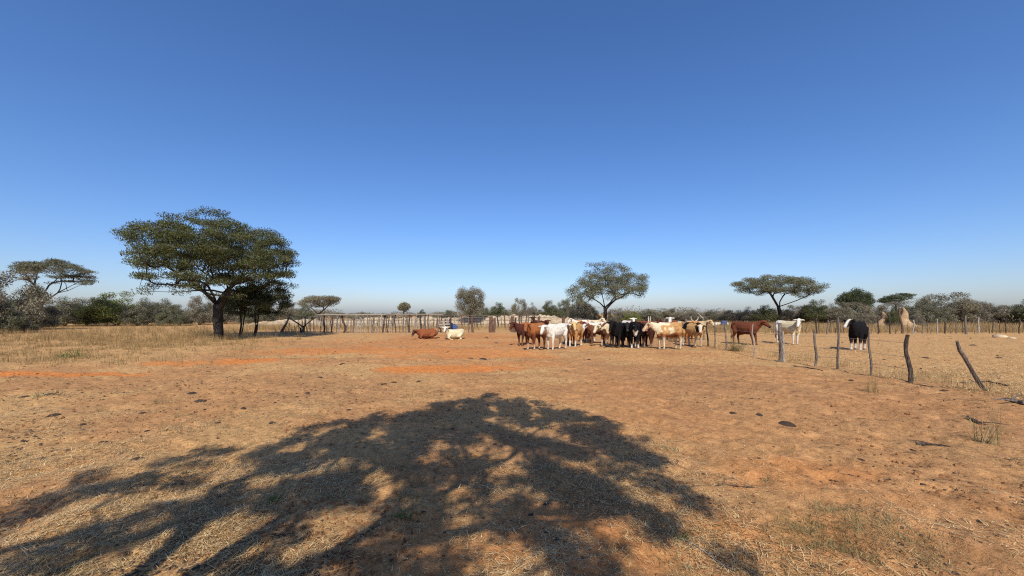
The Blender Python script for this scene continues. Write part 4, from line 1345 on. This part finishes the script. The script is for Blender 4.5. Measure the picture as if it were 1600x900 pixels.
    c = np.tile(base, (nV, 1))
    c *= (0.86 + 0.28 * vnoise3(p * 2.3 + so, 220))[:, None]
    zz = p[:, 2] - drop
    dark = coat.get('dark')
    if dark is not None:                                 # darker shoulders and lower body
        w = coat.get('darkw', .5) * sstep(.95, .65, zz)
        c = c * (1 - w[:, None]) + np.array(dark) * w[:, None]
    if 'patch' in coat:
        w = sstep(coat['patch'] - .015, coat['patch'] + .015, pn)
        c = c * (1 - w[:, None]) + sec * w[:, None]
    if coat.get('back'):
        w = sstep(coat['back'] - .03, coat['back'] + .03, zz + (pn - .5) * .35) * (p[:, 0] < .55)
        c = c * (1 - w[:, None]) + sec * w[:, None]
    if coat.get('belly'):
        w = sstep(coat['belly'] + .04, coat['belly'] - .04, zz + (pn - .5) * .3)
        c = c * (1 - w[:, None]) + np.array(coat.get('bellyc', sec)) * w[:, None]
    if coat.get('legs') and not lying:
        w = sstep(coat['legs'] + .05, coat['legs'] - .05, zz + (pn - .5) * .25)
        c = c * (1 - w[:, None]) + np.array(coat.get('legc', sec)) * w[:, None]
    if coat.get('rear'):
        w = sstep(coat['rear'] + .05, coat['rear'] - .05, p[:, 0] + (pn - .5) * .4)
        c = c * (1 - w[:, None]) + np.array(coat.get('rearc', sec)) * w[:, None]
    if coat.get('chest'):
        w = sstep(.48, .56, p[:, 0]) * sstep(.05, .025, np.abs(p[:, 1] - .05)) * sstep(1.0, .9, zz) * (~head)
        c = c * (1 - w[:, None]) + sec * w[:, None]
    if not lying:                                        # dust on the lower legs and belly
        w = 0.38 * sstep(.55, .05, zz) * sstep(.35, .65, vnoise3(p * 6 + so, 230) + .1)
        c = c * (1 - w[:, None]) + np.array([.30, .16, .075]) * w[:, None]
    fc = coat.get('face')
    if fc is not None:
        w = head * sstep(-.02, .03, ht + (pn - .5) * .2)
        if coat.get('blaze'): w = w * sstep(.075, .045, np.abs(hsid)) * (hupp > 0)
        c = c * (1 - w[:, None]) + np.array(fc) * w[:, None]
    ec = coat.get('ear')
    if ec is not None: c[earm] = ec
    mz = np.array(coat.get('muzzle', (0.16, 0.09, 0.07)))
    w = head * sstep(.43, .47, ht)
    c = c * (1 - w[:, None]) + mz * w[:, None]
    for s in (-1, 1):                                    # dark eye surrounds
        d = np.sqrt((ht - .16) ** 2 + (hsid - s * .10) ** 2 + (hupp - .05) ** 2)
        w = sstep(.042, .022, d)
        c = c * (1 - w[:, None]) + np.array([.03, .02, .018]) * w[:, None]
    if not lying:
        w = sstep(.075, .055, p[:, 2]) * 0.75                  # hooves
        c = c * (1 - w[:, None]) + np.array([.10, .075, .055]) * w[:, None]
        if coat.get('tail') is not None:
            w = (p[:, 0] < -.82) & (p[:, 2] < .55)
            c[w] = coat['tail']
    ca = me.color_attributes.new('coat', 'FLOAT_COLOR', 'POINT')
    ca.data.foreach_set('color', np.concatenate([np.clip(c, 0, 1), np.ones((nV, 1))], 1).astype(np.float32).ravel())
    x, y = gp(px, py)
    rz = R(-90 - face) - math.atan2(x, y)                # face counts from the line of sight
    root = empty('cow', (x, y, g1(x, y) - (0.015 if not lying else 0.03)), rz)
    k = 0.95 * size
    root.scale = (k * 0.9, k, k)
    link('body', me, M['coat'], root)
    for s in (-1, 1):
        em = MB(); ctr = hb + hd * .16 + hs * (s * .103) + hu * .05
        em.tube([ctr - hs * (s * .012), ctr, ctr + hs * (s * .010)], [.012, .020, .010], 8)
        link('eye', em.mesh('eye', True), M['eye'], root)
        if horns:
            hm = MB(); h0 = hb + hd * .02 + hs * (s * .06) + hu * .05
            hm.tube([h0, h0 + hs * (s * .10) + V((0, 0, .05)), h0 + hs * (s * .17) + V((0, 0, .16)), h0 + hs * (s * .16) + V((0, 0, .28))], [.026, .024, .017, .006], 8)
            link('horn', hm.mesh('horn', True), M['horn'], root)
    tag(root, label, 'cow', 'cattle standing and lying on the bare ground')
    return root

DK = (0.05, 0.022, 0.016)
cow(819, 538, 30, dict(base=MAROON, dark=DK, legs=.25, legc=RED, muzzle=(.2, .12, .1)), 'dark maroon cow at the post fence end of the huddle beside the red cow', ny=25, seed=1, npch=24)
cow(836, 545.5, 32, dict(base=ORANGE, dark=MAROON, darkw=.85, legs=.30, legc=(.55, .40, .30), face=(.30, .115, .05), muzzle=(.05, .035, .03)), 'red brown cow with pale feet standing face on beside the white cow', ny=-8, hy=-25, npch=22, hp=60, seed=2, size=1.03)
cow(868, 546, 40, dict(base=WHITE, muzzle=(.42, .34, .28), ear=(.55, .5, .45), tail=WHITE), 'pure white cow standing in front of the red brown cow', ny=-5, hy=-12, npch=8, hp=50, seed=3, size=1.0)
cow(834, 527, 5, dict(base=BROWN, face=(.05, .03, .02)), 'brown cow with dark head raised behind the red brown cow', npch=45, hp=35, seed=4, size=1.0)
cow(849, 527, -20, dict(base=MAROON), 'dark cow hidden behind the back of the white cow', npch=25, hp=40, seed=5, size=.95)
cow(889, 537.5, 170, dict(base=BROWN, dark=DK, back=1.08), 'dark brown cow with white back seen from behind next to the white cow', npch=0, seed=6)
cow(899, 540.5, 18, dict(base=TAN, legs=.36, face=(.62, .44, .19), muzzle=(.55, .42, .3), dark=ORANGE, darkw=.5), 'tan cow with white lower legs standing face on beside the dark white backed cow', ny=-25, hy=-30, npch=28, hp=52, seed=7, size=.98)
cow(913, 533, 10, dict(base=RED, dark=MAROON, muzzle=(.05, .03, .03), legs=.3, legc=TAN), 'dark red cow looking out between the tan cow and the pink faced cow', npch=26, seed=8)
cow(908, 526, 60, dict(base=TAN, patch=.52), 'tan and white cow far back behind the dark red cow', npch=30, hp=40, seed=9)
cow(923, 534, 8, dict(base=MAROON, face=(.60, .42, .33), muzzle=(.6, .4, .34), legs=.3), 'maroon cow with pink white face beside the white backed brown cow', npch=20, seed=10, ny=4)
cow(931, 536.5, 55, dict(base=(.17, .065, .032), back=1.12, dark=MAROON, darkw=.5, face=WHITE), 'brown cow with white back and darker belly in the middle of the huddle', npch=5, hp=62, ny=-20, seed=11)
cow(926, 525, -60, dict(base=CREAM), 'cream cow standing far back behind the white backed brown cow', npch=35, hp=40, seed=12)
cow(951, 540, 28, dict(base=CREAM, sec=BROWN, patch=.60, face=(.68, .60, .42), legs=.38, legc=(.6, .5, .36), muzzle=(.5, .4, .3)), 'cream cow with lowered face standing beside the black cattle', ny=22, npch=4, hp=58, seed=13)
cow(965, 543, 12, dict(base=BLACK, muzzle=(.02, .02, .02)), 'plain black cow standing next to the cream cow with lowered face', ny=10, npch=27, hp=52, seed=14, size=1.02)
cow(978, 542, -4, dict(base=BLACK, face=(.022, .022, .024), muzzle=(.05, .05, .05)), 'black cow in the middle of the row of black cattle', npch=25, hp=52, seed=15)
cow(990, 543.5, -10, dict(base=BLACK, sec=WHITE, patch=.70, scale=5.0, legs=.22, muzzle=(.02, .02, .02)), 'black cow with white flecks on legs and forehead in the row of black cattle', ny=8, npch=27, hp=50, seed=16, size=1.0)
cow(1002, 541, 10, dict(base=(.02, .013, .013), muzzle=(.10, .08, .07)), 'brownish black cow between the black cattle and the maroon cow', npch=18, seed=17)
cow(1013, 540.5, 5, dict(base=MAROON, dark=DK, face=(.11, .036, .025), muzzle=(.3, .22, .2), legs=.2, legc=(.3, .2, .16)), 'maroon cow standing face on between the black cattle and the spotted tan cow', npch=22, seed=18)
cow(982, 528, -30, dict(base=WHITE), 'white cow whose head shows over the backs of the black cattle', npch=40, hp=40, seed=19, ny=15)
cow(1004, 527, 85, dict(base=RED), 'red cow standing broadside far back behind the maroon cow', npch=20, hp=45, seed=20)
cow(1043, 545.5, 48, dict(base=TAN, sec=(.70, .60, .40), patch=.50, scale=2.6, legs=.52, legc=(.66, .56, .38), face=(.60, .42, .26), muzzle=(.5, .36, .3), belly=.70, bellyc=(.30, .12, .05)), 'tan cow spotted with cream standing broadside with white legs', ny=18, hy=30, npch=14, hp=45, seed=21, size=1.06, horns=True)
cow(1040, 528, 30, dict(base=MAROON, face=(.09, .03, .025)), 'dark maroon cow behind the back of the spotted tan cow', npch=30, seed=22)
cow(1051, 530, 10, dict(base=RED, face=WHITE, muzzle=(.6, .5, .42), ear=WHITE), 'red cow with pure white raised face behind the spotted tan cow', npch=40, hp=42, seed=23, size=1.05)
cow(1070, 535, -35, dict(base=ORANGE, back=1.16, sec=CREAM, face=(.45, .24, .10), muzzle=(.4, .28, .22)), 'orange cow with cream back line and horns behind the spotted tan cow', npch=22, horns=True, seed=24)
cow(1084, 541, -42, dict(base=TAN, sec=BLACK, patch=.63, face=(.62, .52, .36), legs=.4, legc=(.5, .42, .34), muzzle=(.25, .18, .16), ear=(.06, .04, .03)), 'tan cow with dark blotches and pale face at the fence end of the huddle', ny=40, npch=6, hp=55, seed=25, tailside=1)
cow(1088, 530, -70, dict(base=(.55, .40, .22)), 'sandy cow standing behind the tan cow with dark blotches', npch=25, seed=26)
cow(1165, 538, -58, dict(base=(.15, .05, .026), sec=(.5, .36, .26), dark=MAROON, darkw=.4, muzzle=(.03, .02, .02)), 'red brown cow standing broadside alone in the paddock', ny=-15, hy=-10, npch=24, hp=38, seed=27, size=1.04)
cow(1233, 538.5, -48, dict(base=(.68, .58, .36), sec=WHITE, rear=-.45, rearc=WHITE, face=WHITE, legs=.5, legc=WHITE, muzzle=(.5, .4, .32), tail=(.10, .06, .04)), 'cream cow with white face and legs standing in the paddock behind the wire fence', ny=35, hy=62, npch=30, hp=55, seed=28, size=1.04)
cow(1340, 547, 8, dict(base=BLACK, sec=WHITE, face=WHITE, blaze=True, legs=.30, muzzle=(.45, .38, .33), ear=BLACK), 'black cow with white blaze and white feet standing alone in the paddock', ny=16, hy=28, npch=28, hp=40, seed=29, size=1.06)
cow(668, 528.5, 72, dict(base=(.25, .085, .035), dark=MAROON, darkw=.25, face=(.09, .035, .025), muzzle=(.35, .24, .2), rear=-.55, rearc=(.42, .2, .10)), 'red brown cow lying on the ground in front of the pole fence', ny=-10, npch=8, hp=55, lying=True, seed=30, size=1.02)
cow(710, 529, 62, dict(base=(.66, .57, .36), face=WHITE, muzzle=(.5, .42, .34)), 'cream cow lying with raised head in front of the plank gate', ny=-25, hy=-40, npch=40, hp=45, lying=True, seed=31, size=.98)

# ------------------------------------------------------------------ drums and troughs
def drum(px, py, tilt, roll, mat, label, name='plastic_drum', r=.30, h=.85):
    x, y = gp(px, py)
    prof = [(0, r * .93), (.03, r), (.30, r), (.32, r * 1.04), (.35, r), (.62, r), (.64, r * 1.04), (.67, r), (.96, r), (1, r * .9)]
    mb = MB(); mb.tube([(0, 0, t * h) for t, _ in prof], [q for _, q in prof], 20)
    root = empty(name, (x, y, g1(x, y)))
    rot = Matrix.Rotation(roll, 4, 'Z') @ Matrix.Rotation(tilt, 4, 'Y')
    me = mb.mesh('drum', False); me.transform(rot)
    lo = min(v.co.z for v in me.vertices); me.transform(Matrix.Translation((0, 0, -lo - .01)))
    link('shell', me, M[mat], root)
    lid = MB(); lid.tube([(0, 0, h), (0, 0, h + .03)], [r * .8, r * .78], 20)
    lid.tube([(r * .45, 0, h + .028), (r * .45, 0, h + .06)], [.035, .035], 10)
    lm = lid.mesh('lid'); lm.transform(rot); lm.transform(Matrix.Translation((0, 0, -lo - .01)))
    link('lid', lm, M[mat], root)
    tag(root, label, 'drum')
drum(713, 518.5, R(62), R(200), 'blue_plastic', 'blue plastic drum tipped over behind the lying cream cow')
drum(1131, 511.5, R(0), 0, 'blue_plastic', 'blue plastic drum standing by the white trough beyond the red brown cow', r=.34, h=.75)
def trough():
    x, y = gp(1123, 511)
    root = empty('water_trough', (x, y, g1(x, y)), R(4))
    L, W, H = 1.9, .7, .55
    mb = MB()
    mb.box((0, -W / 2, H / 2), (L, .06, H)); link('side', mb.mesh('side'), M['white_paint'], root)
    mb = MB(); mb.box((0, W / 2, H / 2), (L, .06, H)); link('side', mb.mesh('side'), M['white_paint'], root)
    for s in (-1, 1):
        mb = MB(); mb.box((s * (L / 2 - .035), 0, H / 2 - .004), (.06, W - .064, H)); link('end', mb.mesh('end'), M['white_paint'], root)
    mb = MB(); mb.box((0, 0, .14), (L - .14, W - .07, .2)); link('floor', mb.mesh('floor'), M['white_paint'], root)
    tag(root, 'low white water trough beside the standing blue drum', 'trough')
trough()

# ------------------------------------------------------------------ dung pats, branches, weeds, stones
def pat_mesh(seed):
    rg = np.random.default_rng(seed)
    n, m = 14, 5
    vs = []; fs = []
    for i in range(m):
        t = i / (m - 1)
        for k in range(n):
            a = 2 * math.pi * k / n
            r = (1 - t * .92) * (0.8 + .45 * vnoise(np.array([math.cos(a) * 1.7 + seed]), np.array([math.sin(a) * 1.7]), seed)[0])
            vs.append((r * math.cos(a), r * math.sin(a) * .8, (1 - (1 - t) ** 2) * .32 * (0.8 + .4 * rg.uniform()) - .06))
    for i in range(m - 1):
        for k in range(n):
            fs.append((i * n + k, i * n + (k + 1) % n, (i + 1) * n + (k + 1) % n, (i + 1) * n + k))
    fs.append(tuple(range((m - 1) * n, m * n)))
    me = bpy.data.meshes.new('dung_pat'); me.from_pydata(vs, [], fs); me.materials.append(M['dung'])
    me.polygons.foreach_set('use_smooth', np.ones(len(me.polygons), dtype=bool))
    return me
PATS = [pat_mesh(k) for k in range(5)]
def pat(px, py, w, label, group=None, k=0):
    x, y = gp(px, py)
    s = w * y / F_PX / 2
    o = link('dung_pat', PATS[k % 5], None, loc=(x, y, g1(x, y)), rotz=random.uniform(0, 6.28), scale=(s, s, s))
    tag(o, label, 'dung', group)
pat(1230, 658, 26, 'large dark dung pat on open sand before the wire fence', k=1)
pat(1186, 646, 15, 'smaller dark dung pat beside the large one on open sand', k=2)
pats = [(78, 621, 20), (85, 651, 18), (40, 621, 18), (300, 614, 17), (312, 625, 17), (340, 660, 12), (230, 672, 9), (215, 717, 20), (222, 648, 12), (130, 664, 14), (425, 661, 12), (465, 620, 10), (380, 640, 10), (62, 560, 10), (560, 562, 8), (615, 598, 15), (600, 601, 14), (655, 598, 10),
        (755, 562, 16), (735, 560, 10), (535, 570, 10), (500, 590, 9), (700, 549, 8), (760, 527, 8), (775, 535, 8), (920, 560, 9), (885, 580, 6), (1095, 558, 8), (1145, 643, 14), (1175, 625, 10), (1440, 520, 8), (1448, 560, 12), (1470, 690, 22), (1425, 698, 12), (1345, 723, 14), (1390, 755, 8), (20, 590, 12), (160, 690, 14), (1330, 594, 8), (1255, 668, 7), (1476, 612, 14), (1520, 540, 10), (1560, 560, 12), (1380, 560, 10), (690, 620, 8), (480, 616, 12), (545, 640, 9), (290, 740, 12), (1100, 600, 8)]
for i, (a, b, w) in enumerate(pats):
    x_, y_ = gp(a, b)
    if x_ > 9.5: lb, gr = 'small dung pat on the strawy paddock behind the wire fence', 'dung pats in the paddock'
    elif b < 583: lb, gr = 'small dung pat on the open sand in front of the cattle and meadow', 'dung pats in front of the cattle'
    elif a > 1000: lb, gr = 'small dung pat on the sand between the tree shadow and the wire fence', 'dung pats before the wire fence'
    elif a > 440: lb, gr = 'small dung pat just beyond the tip of the tree shadow', 'dung pats beyond the tree shadow'
    else: lb, gr = 'small dung pat on the brown ground between the dry meadow and the tree shadow', 'dung pats beside the meadow'
    pat(a, b, w, lb, gr, i)

def branch(pts, r, label, mat='post_dark'):
    P = []
    for px, py, dz in pts:
        x, y = gp(px, py); P.append(Vector((x, y, g1(x, y) + dz)))
    root = P[0].copy()
    mb = MB()
    n = len(P)
    Q = []
    for i in range(n - 1):
        Q += [P[i], P[i].lerp(P[i + 1], .5) + Vector((random.uniform(-.02, .02), random.uniform(-.02, .02), random.uniform(0, .01)))]
    Q.append(P[-1])
    Q = [q - root for q in Q]
    mb.tube(Q, [r * (1 - .6 * i / (len(Q) - 1)) for i in range(len(Q))], 7, wob=.1)
    for k in range(2):
        b0 = Q[len(Q) // 2 + k]; d = Vector((random.uniform(-1, 1), random.uniform(-1, 1), .12)).normalized()
        mb.tube([b0, b0 + d * r * 8, b0 + d * r * 14 + Vector((0, 0, -.02))], [r * .5, r * .35, r * .15], 5)
    me = mb.mesh('fallen_branch'); 
    o = link('fallen_branch', me, M[mat], loc=root)
    tag(o, label, 'branch')
branch([(1640, 638, .05), (1600, 634, .04), (1580, 629, .03), (1566, 626, .02)], .04, 'thick grey fallen log beyond the leaning fence post', 'post_grey')
branch([(1432, 691, .015), (1450, 692, .02), (1465, 690, .01)], .018, 'short dark stick lying on bare sand below the wire fence')
branch([(1512, 657, .03), (1524, 661, .02), (1540, 664, .02)], .022, 'crooked dark stick at the foot of the wispy shrub')
branch([(1060, 838, .015), (1105, 862, .012), (1150, 892, .01)], .006, 'thin pale twig lying at the edge of the tree shadow', 'post_pale')
branch([(1120, 757, .015), (1150, 760, .015), (1180, 766, .01)], .006, 'thin dark twig on the sand beside the orange bare patch')
branch([(1575, 605, .03), (1540, 598, .03), (1500, 600, .02)], .02, 'thin dead branch lying behind the leaning fence post')
branch([(1285, 579, .02), (1262, 574, .02), (1240, 571, .02)], .02, 'dark dead branch lying between two posts of the wire fence')

def plant(name, px, py, n, h, w, mat, lean, label, cat='plant', seed=0, spread=.03):
    if cat == 'grass tuft': name = 'grass_tuft'
    x, y = gp(px, py)
    rg = np.random.default_rng(seed + 900)
    base = np.stack([rg.normal(0, spread, n), rg.normal(0, spread, n), np.full(n, -.01)], 1)
    v, f = blades(n, base, h * rg.uniform(.45, 1.1, n), w * rg.uniform(.6, 1.3, n), np.clip(np.abs(rg.normal(lean, .2, n)), 0, .95), curve=.2, seed=seed)
    o = link(name, np_mesh(name, v, f), M[mat], loc=(x, y, g1(x, y)))
    tag(o, label, cat)
plant('green_weed', 630, 806, 46, .10, .012, 'weed', .45, 'little green weed in the middle of the tree shadow', seed=1)
plant('green_weed', 428, 782, 40, .09, .010, 'weed', .45, 'pale green weed among the branch shadows of the straw patch', seed=2)
plant('green_weed', 1066, 836, 60, .085, .014, 'weed', .5, 'dark green weed at the edge of the tree shadow', seed=3, spread=.04)
plant('green_weed', 1040, 698, 60, .12, .012, 'grass_olive', .6, 'yellowish grass tuft just outside the tree shadow', 'grass tuft', seed=4, spread=.07)
plant('green_weed', 1200, 752, 30, .07, .009, 'grass_olive', .55, 'olive tuft at the rim of the orange bare patch', 'grass tuft', seed=5)
plant('green_weed', 110, 558, 90, .42, .03, 'weed', .55, 'dark green weed at the edge of the dry meadow', seed=6, spread=.2)
plant('green_weed', 70, 623, 60, .16, .012, 'grass_olive', .5, 'olive tuft beside a dung pat on the open ground', 'grass tuft', seed=8, spread=.1)
plant('wispy_shrub', 1542, 692, 60, .62, .007, 'grass_olive', .22, 'wispy pale green shrub of thin upright stems below the leaning post', 'shrub', seed=7, spread=.06)
plant('wispy_shrub', 1150, 549, 260, .75, .012, 'grass_olive', .55, 'grey twiggy shrub growing at the foot of the wire fence', 'shrub', seed=9, spread=.12)
plant('wispy_shrub', 1362, 612, 50, .55, .007, 'grass_tan', .18, 'tall thin dry grass tuft in front of a thin fence post', 'grass tuft', seed=10, spread=.05)

def stone(px, py, w, label):
    x, y = gp(px, py); s = w * y / F_PX / 2
    rg = np.random.default_rng(int(px))
    mb = MB()
    pts = [(0, 0, -.08), (0, 0, .05), (0, 0, .18), (.02, 0, .27)]
    mb.tube([(a * s, b * s, c * s * 1.6) for a, b, c in pts], [s * .8, s, s * .75, s * .3], 10, wob=.18, sq=.6)
    o = link('pale_stone', mb.mesh('pale_stone', True), M['gravel'], loc=(x, y, g1(x, y)))
    tag(o, label, 'stone')
stone(1562, 528, 22, 'pale flat stone lying before the stick fence')
stone(1581, 530, 12, 'small pale stone beside the pale flat stone')
